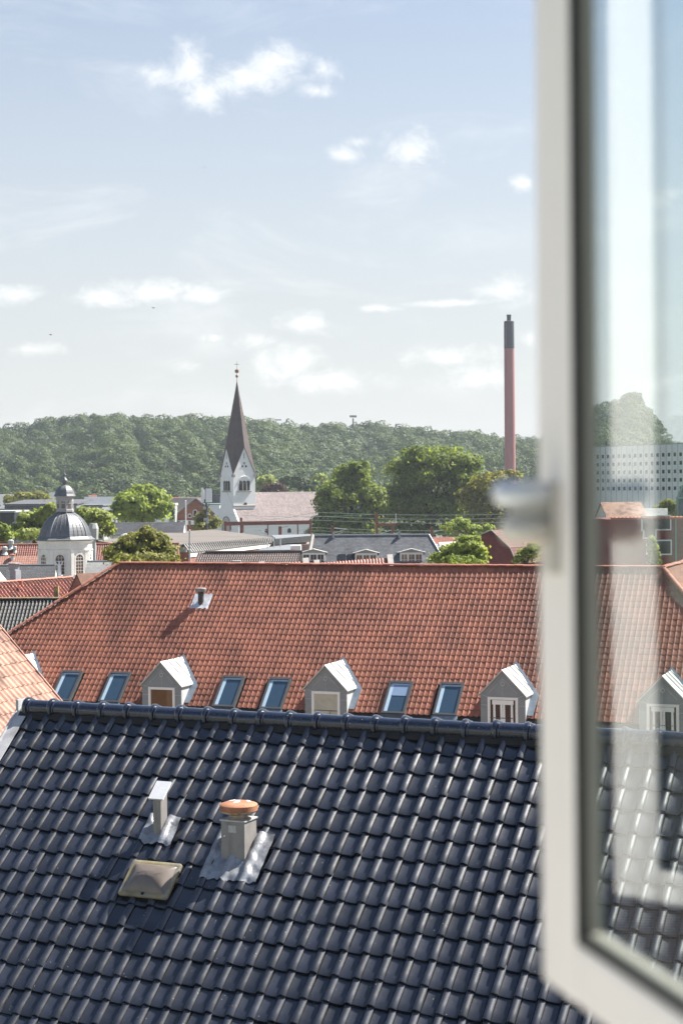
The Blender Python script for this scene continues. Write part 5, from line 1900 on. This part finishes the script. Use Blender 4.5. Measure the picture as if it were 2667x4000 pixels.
for i in range(4):
    q.tube([T, G[i]], .07, 4); q.tube([G[i - 1], Cc[i]], .09, 4); q.tube([G[i], Cc[i]], .09, 4)
q.build('spire_edge', mat('spire_edge', (.14, .105, .095), rough=.6), spire)
q = MB(); q.lathe(T, [(.10, -.6), (.06, .3), (.06, .9), (.30, 1.0), (.36, 1.3), (.30, 1.55), (.05, 1.75), (.05, 2.1), (.45, 2.2), (.55, 2.6), (.45, 3.0), (.05, 3.1), (.04, 5.2), (.01, 5.3)], 12); sp_ = q.build('orb', mat('gilt_orb', (.25, .13, .06), rough=.5, metal=.4), spire, smooth=50)
q = MB(); q.tube([T + ZV * 4.4 - Vector((.6, 0, 0)), T + ZV * 4.4 + Vector((.6, 0, 0))], .06, 6); q.build('cross', M_stacktop, spire)
def on_face(i):
    a_, b_ = cor[i], cor[(i + 1) % 4]
    m_ = (a_ + b_) / 2
    nrm = (m_ - tc_).normalized()
    X_ = Vector((-nrm.y, nrm.x, 0))
    return Frame(m_, X_, ZV)
for i in (0, 3):
    F_ = on_face(i)
    zs0, zs1 = cz(1913), cz(1874)
    for s in (-1, 0, 1):
        pts = arch_pts(F_, .52, zs0, zs1)
        q = MB(); q.prism([F_.p(s_ + s * 1.12, z_, .05 + .22 * (1 - z_ / zw)) for s_, z_ in pts], -F_.Z * .04); q.build('belfry_opening', M_dark, church)
    for s in (-.56, .56):
        q = MB(); q.tube([F_.p(s, zs0, .10 + .22 * (1 - zs0 / zw)), F_.p(s, zs1 - .5, .10 + .22 * (1 - zs1 / zw))], .16, 8); q.build('belfry_column', M_stone, church)
    q = MB(); q.box(F_.p(0, zs0 - .25, .15), F_.X * 2.0, F_.Z * .16, ZV * .16); q.build('belfry_sill', M_stone, church)
    pts = []
    for j in range(13):
        a_ = math.pi * j / 12
        pts.append(F_.p(1.85 * math.cos(a_), zs1 - .8 + 1.95 * math.sin(a_), .06))
    q = MB(); q.tube(pts, .10, 5); q.build('relief_arch', M_limewash, church)
    for s in (-.55, .55):
        q = MB(); q.tube([F_.p(s, cz(1818), .02), F_.p(s, cz(1818), .07)], .27, 12); q.build('round_opening', M_dark, church)
    q = MB(); q.tube([F_.p(0, cz(1806), .0), F_.p(0, cz(1806), .06)], .34, 12); q.build('round_blind', M_stone, church)
    q = MB(); q.box(F_.p(0, cz(1777), .05), F_.X * .10, F_.Z * .03, ZV * .75); q.build('slit', M_stone, church)
    q = MB()
    for s in (-aT / 2 + .1, aT / 2 - .1):
        q.box(F_.p(s, zw - .2, .12), F_.X * .28, F_.Z * .2, ZV * .35)
    q.build('corbel', M_stone, church)
F_ = on_face(0); q = MB(); q.box(F_.p(.25, cz(1966), .14), F_.X * .4, F_.Z * .05, ZV * .38); q.build('window', M_dark, church)
F_ = on_face(3); q = MB(); q.box(F_.p(0.1, cz(1977), .18), F_.X * .38, F_.Z * .05, ZV * .55); q.build('window', M_dark, church)
q = MB(); q.tube([at0(C0) + (at0(C0) - tc_).normalized() * .12 + ZV * cz(1972), cor[1] + (cor[1] - tc_).normalized() * .12 + ZV * cz(1972)], .22, 5); q.build('string_course', M_stone, church)
# nave
zr = cz(1921, 458)
hwN, dropN = 5.9, 7.9
ax0 = tc_ - e1 * (aT / 2)
LN = 29.0
wf_ = Frame(ax0 - e2 * hwN + ZV * (zr - dropN), e1, e2 * hwN + ZV * dropN)
Lsl = math.hypot(hwN, dropN)
q = MB(); q.plate(wf_, [(0, 0), (LN, 0), (LN, Lsl), (0, Lsl)], .2, h=.12)
wf2 = Frame(ax0 + e1 * LN + e2 * hwN + ZV * (zr - dropN), -e1, -e2 * hwN + ZV * dropN)
q.plate(wf2, [(0, 0), (LN, 0), (LN, Lsl - .01), (0, Lsl - .01)], .2, h=.12)
q.build('nave_roof', M_navetile, church)
q = MB()
pent = [ax0 - e2 * (hwN - .3), ax0 - e2 * (hwN - .3) + ZV * (zr - dropN + .2), ax0 + ZV * (zr - .3), ax0 + e2 * (hwN - .3) + ZV * (zr - dropN + .2), ax0 + e2 * (hwN - .3)]
q.prism(pent, e1 * LN); q.build('nave_wall', M_limewash, church)
q = MB()
gw = [ax0 - e2 * (hwN + .1) - e1 * .25, ax0 - e2 * (hwN + .1) + ZV * (zr - dropN + .25) - e1 * .25, ax0 + ZV * (zr + .45) - e1 * .25, ax0 + e2 * (hwN + .1) + ZV * (zr - dropN + .25) - e1 * .25, ax0 + e2 * (hwN + .1) - e1 * .25]
q.prism(gw, e1 * .55); q.build('west_gable', M_limewash, church)
Fw = Frame(ax0 - e1 * .26, -e2, ZV)
pts = []
zp = cz(2046, 447)
for j in range(13):
    a_ = math.pi * j / 12
    pts.append(Fw.p(1.9 * math.cos(a_), zp + 1.9 * math.sin(a_), .05))
q = MB(); q.tube([Fw.p(1.9, 0, .05)] + pts + [Fw.p(-1.9, 0, .05)], .22, 6); po2 = q.build('portal', M_stone, church)
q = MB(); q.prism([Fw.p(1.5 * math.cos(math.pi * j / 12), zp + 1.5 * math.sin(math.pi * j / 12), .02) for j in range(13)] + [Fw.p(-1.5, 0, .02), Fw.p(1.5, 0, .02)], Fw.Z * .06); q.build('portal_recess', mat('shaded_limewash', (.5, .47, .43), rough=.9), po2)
Fn = Frame(ax0 - e2 * (hwN - .3), e1, ZV)
for s in (8.5, 15.5, 22.5):
    pts = arch_pts(Fn, .55, cz(2083, 447), cz(2065, 447))
    q = MB(); q.prism([Fn.p(a_ + s, b_, .02) for a_, b_ in pts], Fn.Z * .05); q.build('nave_window', M_dark, church)

# ------------------------------------------------------------------ power station stack
DS = 700.0
b0 = W(1992, 1900, DS)
stk = thing('chimney_stack', 'tall pink chimney stack with a charcoal top', 'chimney', (b0.x, b0.y, 0))
def szz(y): return W(1990, y, DS).z
q = MB(); q.lathe((b0.x, b0.y, 0), [(2.25, 0), (2.06, szz(1362))], 28); q.build('shaft', M_stack, stk, smooth=40)
q = MB(); q.lathe((b0.x, b0.y, 0), [(2.07, szz(1362)), (2.02, szz(1256)), (1.7, szz(1254))], 28); q.build('shaft_top', M_stacktop, stk, smooth=40)
q = MB(); q.lathe((b0.x, b0.y, 0), [(.85, szz(1256)), (.85, szz(1236)), (.95, szz(1234)), (.95, szz(1230)), (.8, szz(1229))], 16); q.build('flue', M_stacktop, stk, smooth=40)
q = MB(); q.tube([Vector((b0.x - 1.45, b0.y - 1.55, 0)), Vector((b0.x - 1.35, b0.y - 1.50, szz(1262)))], .13, 5); q.build('ladder', mat('pink_ladder', (.33, .13, .13), rough=.7), stk)

# ------------------------------------------------------------------ railway gantries, posts and wires
def beam(q, a, b, w, h):
    a, b = Vector(a), Vector(b)
    d_ = (b - a).normalized(); s_ = d_.cross(ZV).normalized() if abs(d_.z) < .9 else Vector((1, 0, 0)); u_ = s_.cross(d_).normalized()
    q.box((a + b) / 2, (b - a) / 2, s_ * w, u_ * h)
DG = 390
gan = thing('railway_gantry', 'red-brown steel portal gantry spanning the tracks before the church', 'gantry', at0(W(1050, 2060, DG)))
q = MB(); beam(q, W(875, 2046, DG), W(1215, 2040, DG), .25, .42); q.build('cross_beam', M_ruststeel, gan)
for x, y1_ in ((881, 2036), (942, 2022), (1213, 2028)):
    q = MB(); t_ = W(x, y1_, DG); q.abox(t_.x - .27, t_.x + .27, DG - .27, DG + .27, 0, t_.z); q.build('post', M_ruststeel, gan)
for x, y1_ in ((901, 2070), (950, 2080), (1046, 2090), (1163, 2092)):
    q = MB(); a_ = W(x, 2046, DG); b_ = W(x, y1_, DG); q.box((a_ + b_) / 2, (.13, 0, 0), (0, .13, 0), ZV * ((a_.z - b_.z) / 2)); q.build('drop_arm', M_ruststeel, gan)
for (x0, y0_, x1, y1_) in ((985, 2066, 1045, 2072), (1000, 2066, 1048, 2085), (1090, 2064, 1128, 2054), (930, 2058, 950, 2056), (1160, 2075, 1210, 2064), (1165, 2092, 1213, 2070)):
    q = MB(); q.tube([W(x0, y0_, DG), W(x1, y1_, DG)], .06, 5); q.build('steel_arm', M_galv, gan)
def catpost(label, x, yt, yb, d, w, arms, armbeam=None):
    p0 = W(x, yt, d)
    t_ = thing('catenary_post', label, 'post', (p0.x, p0.y, 0), 'steel posts of the railway wires')
    q = MB(); q.abox(p0.x - w, p0.x + w, d - w, d + w, 0, p0.z); q.build('post', M_ruststeel, t_)
    for (x0, y0_, x1, y1_) in arms:
        q = MB(); q.tube([W(x0, y0_, d - .1), W(x1, y1_, d - .1)], .06, 5); q.build('steel_arm', M_galv, t_)
    if armbeam:
        q = MB(); beam(q, W(armbeam[0], armbeam[1], d), W(armbeam[2], armbeam[3], d), .2, .22); q.build('beam', M_ruststeel, t_)
catpost('tall red-brown catenary post with a short side beam', 1470, 2003, 2090, 330, .24, [(1478, 2080, 1500, 2062), (1478, 2088, 1528, 2070), (1545, 2048, 1545, 2006)], (1472, 2050, 1547, 2048))
catpost('red-brown drop post with white arms beside the tall post', 1532, 2050, 2090, 335, .24, [(1534, 2088, 1565, 2074)])
catpost('short red-brown post with white arms before the dark tree', 1298, 2054, 2090, 335, .22, [(1306, 2062, 1356, 2068), (1306, 2082, 1356, 2066), (1310, 2090, 1340, 2078)])
catpost('short red-brown post with a white arm near the slate hip', 1685, 2058, 2095, 335, .20, [(1690, 2080, 1735, 2066), (1692, 2076, 1730, 2070)])
catpost('thick red-brown post standing before the nave wall', 1094, 2056, 2092, 385, .36, [])
catpost('red-brown post at the hall end beside the gantry', 747, 2044, 2075, 380, .24, [])
WLAB = ['slack wire from the gantry end to the tall catenary post', 'highest long wire crossing the crowns of the dark trees', 'second highest wire crossing the dark trees', 'third wire down across the dark trees, level with the gantry beam',
        'lower wire passing between the short posts', 'wire crossing just above the white arms of the posts', 'lowest wire skimming the slate roof ridge', 'slanting wire from the gantry up to the dark tree']
wires = [((900, 2010), (1470, 2008)), ((1220, 2000), (2100, 2004)), ((1220, 2016), (2100, 2020)), ((1215, 2031), (2100, 2036)), ((1215, 2060), (2100, 2066)), ((1215, 2072), (2100, 2080)), ((1215, 2083), (2100, 2088)), ((890, 2036), (1215, 2004))]
for i, (a_, b_) in enumerate(wires):
    q = MB(); A_, B_ = W(*a_, 338 + i), W(*b_, 336 + i)
    pts = [A_.lerp(B_, u) - ZV * .5 * (4 * u * (1 - u)) for u in np.linspace(0, 1, 13)]
    q.tube(pts, .032, 4)
    tag(q.build('overhead_wire', M_wire), WLAB[i], 'wire', 'overhead railway wires')

# ------------------------------------------------------------------ phone mast
DM = 315
mp_ = W(807, 2070, DM)
mast = thing('phone_mast', 'phone mast with white antenna panels and small boxes', 'mast', at0(mp_))
q = MB(); q.tube([at0(mp_), W(807, 1985, DM), W(804, 1890, DM)], [.28, .2, .10], 8); q.build('mast_pole', M_stacktop, mast)
for (x0, x1, y0_, y1_, dd) in ((786, 797, 1910, 1962, -.3), (804, 827, 1908, 1962, -.5), (798, 803, 1912, 1950, .5)):
    a_, b_ = W(x0, y0_, DM + dd), W(x1, y1_, DM + dd)
    q = MB(); q.abox(a_.x, b_.x, a_.y - .12, a_.y + .12, b_.z, a_.z); q.build('antenna_panel', M_limewash, mast)
for (x, y) in ((799, 1985), (812, 2006), (801, 2028), (811, 2028), (810, 2040)):
    q = MB(); q.box(W(x, y, DM - .4), (.24, 0, 0), (0, .12, 0), (0, 0, .26)); q.build('equipment_box', M_palemetal, mast)
q = MB()
for sg in (-1, 1):
    q.tube([W(806, 1985, DM), W(806 + sg * 12, 1972, DM), W(806 + sg * 12, 1960, DM)], .08, 5)
q.build('bracket', M_stacktop, mast)

# ------------------------------------------------------------------ brick gable house and roofs further left
DBg = 350
bgh = thing('brick_gable_house', 'red brick house with a tall gable and round headed window', 'house', at0(W(760, 2020, DBg)))
pg = [W(x, y, DBg) for x, y in ((690, 2010), (763, 1954), (836, 2012))]
base_ = [Vector((p_.x, DBg, p_.z)) for p_ in pg]
poly = [Vector((base_[0].x, DBg, 0)), base_[0], base_[1], base_[2], Vector((base_[2].x, DBg, 0))]
q = MB(); q.add(poly, [(0, 1, 2, 3, 4)], 0, [[(p_.x, p_.z) for p_ in poly]])
q.add([p_ + Vector((-3, 16, 0)) for p_ in poly], [(4, 3, 2, 1, 0)], 0, [[(p_.x, p_.z) for p_ in poly]])
q.build('wall', M_brickred, bgh, normals=False)
dirg = Vector((-9, 13, 0))
q = MB()
for i in (0, 1):
    a_, b_ = base_[1] + ZV * .2, base_[0 if i == 0 else 2] + ZV * .1
    n_ = -dirg.normalized() * .3
    q.hexa([a_ + n_, b_ + n_, b_ + dirg, a_ + dirg, a_ + n_ + ZV * .25, b_ + n_ + ZV * .25, b_ + dirg + ZV * .25, a_ + dirg + ZV * .25])
q.build('roof', mat('grey_brown_roof', (.20, .175, .16), rough=.85, var=.15, scale=.4), bgh)
Fg = Frame(Vector((base_[1].x, DBg, 0)), (1, 0, 0), ZV)
for x, w_, y0_, y1_ in ((763, .45, 2018, 1990), (742, .35, 2022, 2006)):
    c_ = W(x, y0_, DBg)
    pts = arch_pts(Fg, w_, c_.z, W(x, y1_, DBg).z)
    q = MB(); q.prism([Vector((c_.x + a_, DBg - .06, b_)) for a_, b_ in pts], (0, .05, 0)); wn_ = q.build('arched_window', M_limewash, bgh)
    pts = arch_pts(Fg, w_ * .72, c_.z + .1, W(x, y1_, DBg).z - .15)
    q = MB(); q.prism([Vector((c_.x + a_, DBg - .075, b_)) for a_, b_ in pts], (0, .01, 0)); q.build('pane', M_pane_dark, wn_)
q = MB(); za = W(760, 2032, DBg).z; q.abox(base_[0].x - .3, base_[2].x + .3, DBg - .2, DBg - .01, za - .9, za); bd_ = q.build('white_band', M_limewash, bgh)
for i in range(7):
    q = MB(); xx = base_[0].x + .4 + i * (base_[2].x - base_[0].x - .8) / 6; q.abox(xx - .25, xx + .25, DBg - .22, DBg - .201, za - .85, za - .1); q.build('brick_pier', M_brickred, bd_)

FDs = roof_frame(W(590, 2040, 300), 1, 40)
dsb = thing('dark_slate_shed', 'long shed with a nearly black slate roof below the yellow-green tree', 'shed', at0(FDs.p(0, -2)))
gable_body(dsb, FDs, FDs.hit(440, 2042)[0], FDs.hit(722, 2042)[0], 0, -3.2, M_limewash, uvmat('black_slate', (.075, .08, .095), (.05, .052, .06), (.03, .03, .035), .5, .35), over=.1, th=.1)
dm_ = MB(); dm_.lathe(W(492, 2090, 240) - ZV * 1.0, [(1.2, 0), (1.1, .5), (.8, .95), (.3, 1.2), (.02, 1.25)], 12)
tag(dm_.build('roof_light', M_palemetal, None, smooth=60), 'white domed roof light on the hall roof beside the olive tree', 'roof light')

def block(name, label, cat, x0, x1, y0_, d, depth, wall, roof, z0=0, over=.3, parts=(), pitch=0.0):
    """plain flat or mono-pitched building: picture span of its front top edge at distance d"""
    a_, b_ = W(x0, y0_, d), W(x1, y0_, d)
    z = (a_.z + b_.z) / 2
    t_ = thing(name, label, cat, ((a_.x + b_.x) / 2, d, 0))
    q = MB(); q.abox(a_.x, b_.x, d, d + depth, z0, z - .3); wl_ = q.build('wall', wall, t_)
    q = MB()
    q.hexa([(a_.x - over, d - over, z - .3), (b_.x + over, d - over, z - .3), (b_.x + over, d + depth + over, z - .3 + pitch), (a_.x - over, d + depth + over, z - .3 + pitch),
            (a_.x - over, d - over, z), (b_.x + over, d - over, z), (b_.x + over, d + depth + over, z + pitch), (a_.x - over, d + depth + over, z + pitch)])
    q.build('roof', roof, t_)
    for (u0, u1, zz0, zz1, mt, nm) in parts:
        q = MB(); q.abox(a_.x + (b_.x - a_.x) * u0, a_.x + (b_.x - a_.x) * u1, d - .12, d - .02, z - zz0, z - zz1); q.build(nm, mt, wl_)
    return t_, a_, b_, z
block('black_glass_block', 'black glass office block at the end of the far grey hall', 'building', -120, 57, 1996, 330, 14, M_blackglass, M_palemetal)
block('depot_hall', 'long low grey depot hall with a dark roof band', 'building', 20, 300, 1968, 470, 30, M_greymetal, M_darkroof, pitch=1.0, parts=((.0, .9, 1.5, .5, M_darkroof, 'roof_band'), (.05, .35, 3.6, 1.8, M_palemetal, 'strip_window'), (.4, .8, 3.4, 2.0, M_palemetal, 'strip_window')))
block('terrace_block', 'grey terrace wall with pale panels before the depot hall', 'building', 58, 225, 2000, 400, 6, mat('pale_grey_panels', (.40, .40, .41), rough=.7, var=.12, scale=.5), M_greymetal, parts=((.05, .2, 2.2, .5, M_palemetal, 'panel'), (.28, .42, 2.2, .5, M_palemetal, 'panel'), (.5, .62, 2.4, .4, M_palemetal, 'panel'), (.7, .9, 2.4, .4, M_palemetal, 'panel')))
block('grey_office', 'grey flat-roofed office between the dome and the yellow-green tree', 'building', 290, 400, 1972, 480, 25, M_greymetal, mat('mid_grey_roof', (.15, .152, .16), rough=.8, var=.15), parts=((.3, .9, 3, 1.5, M_darkroof, 'strip_window'),))
FGr = roof_frame(W(400, 1940, 540), -4, 35)
gr = thing('blue_grey_roofed_hall', 'hall with a blue-grey pitched roof behind the lantern', 'hall', at0(FGr.p(0, -2)))
gable_body(gr, FGr, -5.5, 4.5, 0, -6, M_greymetal, mat('blue_grey_roof', (.14, .16, .185), rough=.7, var=.12, scale=.2), over=.2, th=.2)
block('concrete_plant_room', 'pale concrete plant room below the yellow-green tree', 'building', 365, 405, 1988, 420, 8, mat('pale_concrete', (.36, .36, .35), rough=.9, var=.1), M_greymetal)
block('small_white_tower_house', 'small white block rising at the hill foot beside the lantern', 'building', 192, 220, 1920, 640, 8, M_limewash, M_palemetal, over=.1)
for (x0, x1, y, d, lab, mt) in ((350, 380, 1933, 620, 'tiny red roof at the hill foot right of the lantern', M_farred), (608, 700, 1942, 520, 'red roof strip above the brick gable house', M_farred), (700, 795, 1943, 560, 'greyish tiled roof strip left of the mast', M_navetile), (60, 110, 1922, 600, 'reddish roof above the low olive tree', M_farred)):
    F_ = roof_frame(W((x0 + x1) / 2, y, d), 0, 38)
    t_ = thing('far_house', lab, 'house', at0(F_.p(0, -2)))
    gable_body(t_, F_, F_.hit(x0, y)[0], F_.hit(x1, y)[0], 0, -5, M_limewash, mt, over=.2, th=.2)
FSx = roof_frame(W(15, 1930, 560), -30, 42)
t_ = thing('far_slate_house', 'dark blue-grey steep roof behind the low olive tree', 'house', at0(FSx.p(0, -2)))
gable_body(t_, FSx, -6, 4, 0, -7, M_brickred, M_slate, over=.2, th=.2)
block('white_modern_house', 'pale house with a turquoise eaves strip beside the church tower', 'house', 700, 858, 1968, 480, 12, M_limewash, M_copper, over=.2)
block('glass_cube', 'white framed glass cube beside the yellow-green tree', 'building', 660, 684, 1966, 345, 5, M_palemetal, M_limewash, over=.1, parts=((.2, .8, 3.2, .6, M_pane_blue, 'pane'),))
block('station_building', 'low station building with parked roof vents behind the mast', 'building', 790, 860, 1932, 580, 10, M_darkroof, M_darkroof, parts=())

# ------------------------------------------------------------------ seen through the pane: white block, brick house, glazed bay
DWB = 430
wbk = thing('white_block', 'white panelled block with rows of square windows seen through the pane', 'building', at0(W(2480, 1800, DWB)))
A_, B_ = W(2310, 1748, DWB), W(2760, 1725, 395)
A_ = Vector((A_.x, A_.y, A_.z)); B_ = Vector((B_.x, B_.y, A_.z))
FWb = Frame(at0(A_), at0(B_ - A_), ZV)
Lb_ = (at0(B_) - at0(A_)).length
q = MB(); bk = FWb.Z * -14
q.hexa([at0(A_), at0(B_), at0(B_) + bk, at0(A_) + bk, at0(A_) + ZV * A_.z, at0(B_) + ZV * A_.z, at0(B_) + bk + ZV * A_.z, at0(A_) + bk + ZV * A_.z]); q.build('wall', M_block, wbk)
q = MB(); q.hexa([at0(A_) + ZV * (A_.z + .003), at0(B_) + ZV * (A_.z + .003), at0(B_) + bk + ZV * (A_.z + .003), at0(A_) + bk + ZV * (A_.z + .003), at0(A_) + ZV * (A_.z + .3), at0(B_) + ZV * (A_.z + .3), at0(B_) + bk + ZV * (A_.z + .3), at0(A_) + bk + ZV * (A_.z + .3)]); q.build('parapet', M_palemetal, wbk)
sp_px = 31.5 * DWB / FPX
qj = MB()
for i in range(int(Lb_ / sp_px)):
    s = 2.2 + i * sp_px
    for r in range(5):
        z = W(2330, 1785 + r * 31, DWB).z
        q = MB(); q.box(FWb.p(s, z, .03), FWb.X * .43, FWb.Z * .03, ZV * .45); w_ = q.build('window', M_greymetal, wbk)
        q = MB(); q.box(FWb.p(s, z, .07), FWb.X * .34, FWb.Z * .008, ZV * .36); q.build('pane', M_pane_dark, w_)
    qj.box(FWb.p(s + sp_px / 2, A_.z / 2, .01), FWb.X * .05, FWb.Z * .02, ZV * (A_.z / 2 - .02))
qj.build('panel_joint', M_greymetal, wbk)

DBh = 125
bh_ = thing('brick_block', 'dark red brick house with white framed windows seen through the pane', 'house', at0(W(2580, 2100, DBh)))
Xb, Nb = axes(-6)
O_ = W(2390, 2030, DBh)
Fb_ = Frame(at0(O_), Xb, ZV)
zt2 = O_.z
q = MB()
vs = [Fb_.p(0, 0), Fb_.p(10, 0), Fb_.p(10, zt2), Fb_.p(0, zt2)]
q.add(vs, [(0, 1, 2, 3)], 0, [[(0, 0), (10, 0), (10, zt2), (0, zt2)]])
bk = Nb * 9
q.add([vs[0], vs[3], vs[3] + bk, vs[0] + bk], [(0, 1, 2, 3)], 0, [[(0, 0), (0, zt2), (9, zt2), (9, 0)]])
q.add([vs[3], vs[2], vs[2] + bk, vs[3] + bk], [(0, 1, 2, 3)], 0, [[(0, 0), (0, 1), (1, 1), (1, 0)]])
q.build('wall', uvmat('plum_brick', (.27, .085, .075), (.21, .065, .055), (.17, .08, .07), .24, .075, msize=.10), bh_, normals=False)
for (x, y, hw_, hh_) in ((2531, 2045, .55, .55), (2561, 2043, .55, .5), (2590, 2042, .55, .55), (2592, 2138, .55, .55), (2547, 2138, .5, .5), (2535, 2072, .5, .6)):
    s, t = Fb_.hit(x, y)
    q = MB(); q.box(Fb_.p(s, t, .03), Fb_.X * hw_, Fb_.Z * .03, ZV * hh_); w_ = q.build('window_frame', M_limewash, bh_)
    q = MB(); q.box(Fb_.p(s, t, .07), Fb_.X * (hw_ - .1), Fb_.Z * .01, ZV * (hh_ - .1)); q.build('pane', M_pane_dark, w_)
s_ = Fb_.hit(2636, 2100)[0]
q = MB(); q.tube([Fb_.p(s_, 0, .1), Fb_.p(s_, zt2, .1)], .05, 6); q.build('downpipe', M_copper, bh_)
cop = [(-.1 + i * .28, 0) for i in range(37)]
cm = MB(); cm.hexa([(0, -.16, 0), (.25, -.16, 0), (.25, .16, .02), (0, .16, .02), (.02, -.16, .12), (.23, -.16, .12), (.23, .16, .2), (.02, .16, .2)])
cme = cm.mesh('coping_tile', M_rridge)
for s, t in cop:
    o = bpy.data.objects.new('coping_tile', cme); COL.objects.link(o); o.parent = bh_
    o.matrix_local = Matrix.Translation(-ORG[bh_]) @ Matrix.Translation(Fb_.p(s, zt2 + .01, 0)) @ Matrix.Rotation(math.atan2(Xb.y, Xb.x), 4, 'Z')
cn = thing('copper_glazed_bay', 'green copper framed glass bay on the brick block roof', 'glass bay', at0(W(2650, 1980, 127)))
pz = [W(x, y, 127) for x, y in ((2643, 2022), (2643, 1945), (2665, 1895), (2720, 1890), (2720, 2022))]
for i in range(4):
    q = MB(); beam(q, pz[i], pz[i + 1], .07, .07); q.build('copper_bar', M_copper, cn)
q = MB(); beam(q, pz[1], W(2720, 1945, 127), .05, .05); q.build('copper_bar', M_copper, cn)
q = MB(); q.prism([p_ + Vector((0, .1, 0)) for p_ in pz], (0, .03, 0)); q.build('pane', M_pane_blue, cn)
fhp = W(2490, 1995, 150)
FHp = roof_frame(W(2470, 1960, 150), -4, 28)
hp_ = thing('pale_hipped_house', 'house with an orange ridge and pale slate hip below the white block', 'house', at0(FHp.p(0, 0)))
gable_body(hp_, FHp, FHp.hit(2340, 1955)[0], FHp.hit(2500, 1955)[0], 0, -3.0, M_limewash, M_otile, over=.2, th=.1)
FHq = roof_frame(W(2560, 1985, 152), 10, 25)
hq_ = thing('pale_slate_roof_house', 'low pale slate roof right of the orange ridge', 'house', at0(FHq.p(0, 0)))
gable_body(hq_, FHq, -1.6, 1.0, 0, -1.6, M_limewash, M_slate_pale, over=.1, th=.08)

# ------------------------------------------------------------------ tall brick gable standing left of the view, mirrored in the pane
Fm = Frame((-30.0, 38.0, 0), Vector((.8, .6, 0)), ZV)
nb = thing('brick_gable_neighbour', 'old grey-brown brick gable mirrored in the open pane', 'house', (-30, 38, 0))
poly = [Fm.p(0, 0), Fm.p(7, 0), Fm.p(7, 15.5), Fm.p(3.5, 18.4), Fm.p(0, 15.5)]
q = MB()
pl2 = [(0, 0), (7, 0), (7, 15.5), (3.5, 18.4), (0, 15.5)]
q.add(poly, [(0, 1, 2, 3, 4)], 0, [pl2])
bk = -Fm.Z * 9
q.add([p_ + bk for p_ in poly], [(4, 3, 2, 1, 0)], 0, [pl2[::-1]])
q.add([poly[1], poly[2], poly[2] + bk, poly[1] + bk], [(0, 1, 2, 3)], 0, [[(0, 0), (0, 15), (9, 15), (9, 0)]])
q.add([poly[0], poly[4], poly[4] + bk, poly[0] + bk], [(0, 1, 2, 3)], 0, [[(0, 0), (0, 15), (9, 15), (9, 0)]])
q.build('wall', uvmat('grey_old_brick', (.30, .24, .20), (.24, .19, .16), (.36, .33, .30), .24, .075, msize=.12), nb, normals=False)
q = MB()
for a_, b_ in ((poly[2], poly[3]), (poly[4], poly[3])):
    o_ = Fm.Z * .25
    q.hexa([a_ + o_, b_ + o_, b_ + bk - o_, a_ + bk - o_, a_ + o_ + ZV * .15, b_ + o_ + ZV * .15, b_ + bk - o_ + ZV * .15, a_ + bk - o_ + ZV * .15])
q.build('roof', M_farred, nb)

# ------------------------------------------------------------------ floodlights on the hill, birds
def flood(label, x, y0_, y1_, w_, rows, d=1300):
    p0 = W(x, y1_, d)
    t_ = thing('floodlight_mast', label, 'floodlight', (p0.x, p0.y, 0))
    q = MB(); q.tube([at0(p0) + ZV * 55, p0], [.7, .5], 6); q.build('mast', M_stacktop, t_)
    for r in range(rows):
        for i in range(5):
            q = MB(); c_ = W(x + (i - 2) * w_ / 4.4, y0_ + r * 4.2, d); q.box(c_, (.42, 0, 0), (0, .3, 0), (0, 0, .32)); q.build('lamp', M_stacktop, t_)
        q = MB(); q.tube([W(x - w_ / 2, y0_ + 2 + r * 4.2, d), W(x + w_ / 2, y0_ + 2 + r * 4.2, d)], .12, 4); q.build('lamp_rail', M_greymetal, t_)
flood('stadium floodlight rack standing clear above the wooded skyline', 1379, 1624, 1634, 24, 2)
flood('stadium floodlight rack half sunk in the skyline trees by the spire', 1087, 1640, 1652, 22, 1)
for (x, y, d, sp, lab) in ((199, 1308, 200, .30, 'dark bird with drooped wings low in the open sky'), (600, 1203, 210, .34, 'dark bird gliding level under the long flat cloud'), (800, 654, 330, .2, 'tiny dark bird high between the upper clouds')):
    c_ = W(x, y, d)
    b_ = thing('bird', lab, 'bird', tuple(c_))
    q = MB(); q.lathe(c_ * 0, [(.005, -.16), (.03, -.10), (.045, 0), (.03, .08), (.035, .11), (.02, .15), (.003, .19)], 8)
    q.v = [c_ + Vector((p_.z, p_.y, p_.x * .9)) for p_ in q.v]
    q.build('body', M_bird, b_, smooth=True)
    for sg in (-1, 1):
        q = MB(); q.add([c_ + Vector((.05, 0, .02)), c_ + Vector((-.06, 0, .02)), c_ + Vector((-.08, sg * sp * .5, .09)), c_ + Vector((.04, sg * sp * .5, .10)), c_ + Vector((-.12, sg * sp, .03))], [(0, 1, 2, 3), (3, 2, 4)])
        q.v = [c_ + Matrix.Rotation(math.radians(60), 3, 'Z') @ (p_ - c_) for p_ in q.v]
        q.build('wing', M_bird, b_, normals=False)

# ------------------------------------------------------------------ the air between here and the hill
q = MB(); q.abox(-2620, 2620, -320, 2620, -1.2, 112)
hz_ = q.build('haze', None)
hm = bpy.data.materials.new('summer_haze')
hm.use_nodes = True
hm.node_tree.nodes.clear()
pv = hm.node_tree.nodes.new('ShaderNodeVolumePrincipled')
pv.inputs['Color'].default_value = (.80, .89, 1.0, 1)
pv.inputs['Density'].default_value = HAZE
pv.inputs['Anisotropy'].default_value = .25
ho_ = hm.node_tree.nodes.new('ShaderNodeOutputMaterial')
hm.node_tree.links.new(pv.outputs[0], ho_.inputs['Volume'])
hz_.data.materials.clear()
hz_.data.materials.append(hm)
tag(hz_, 'thin pale summer haze over the town', 'haze', kind='stuff')
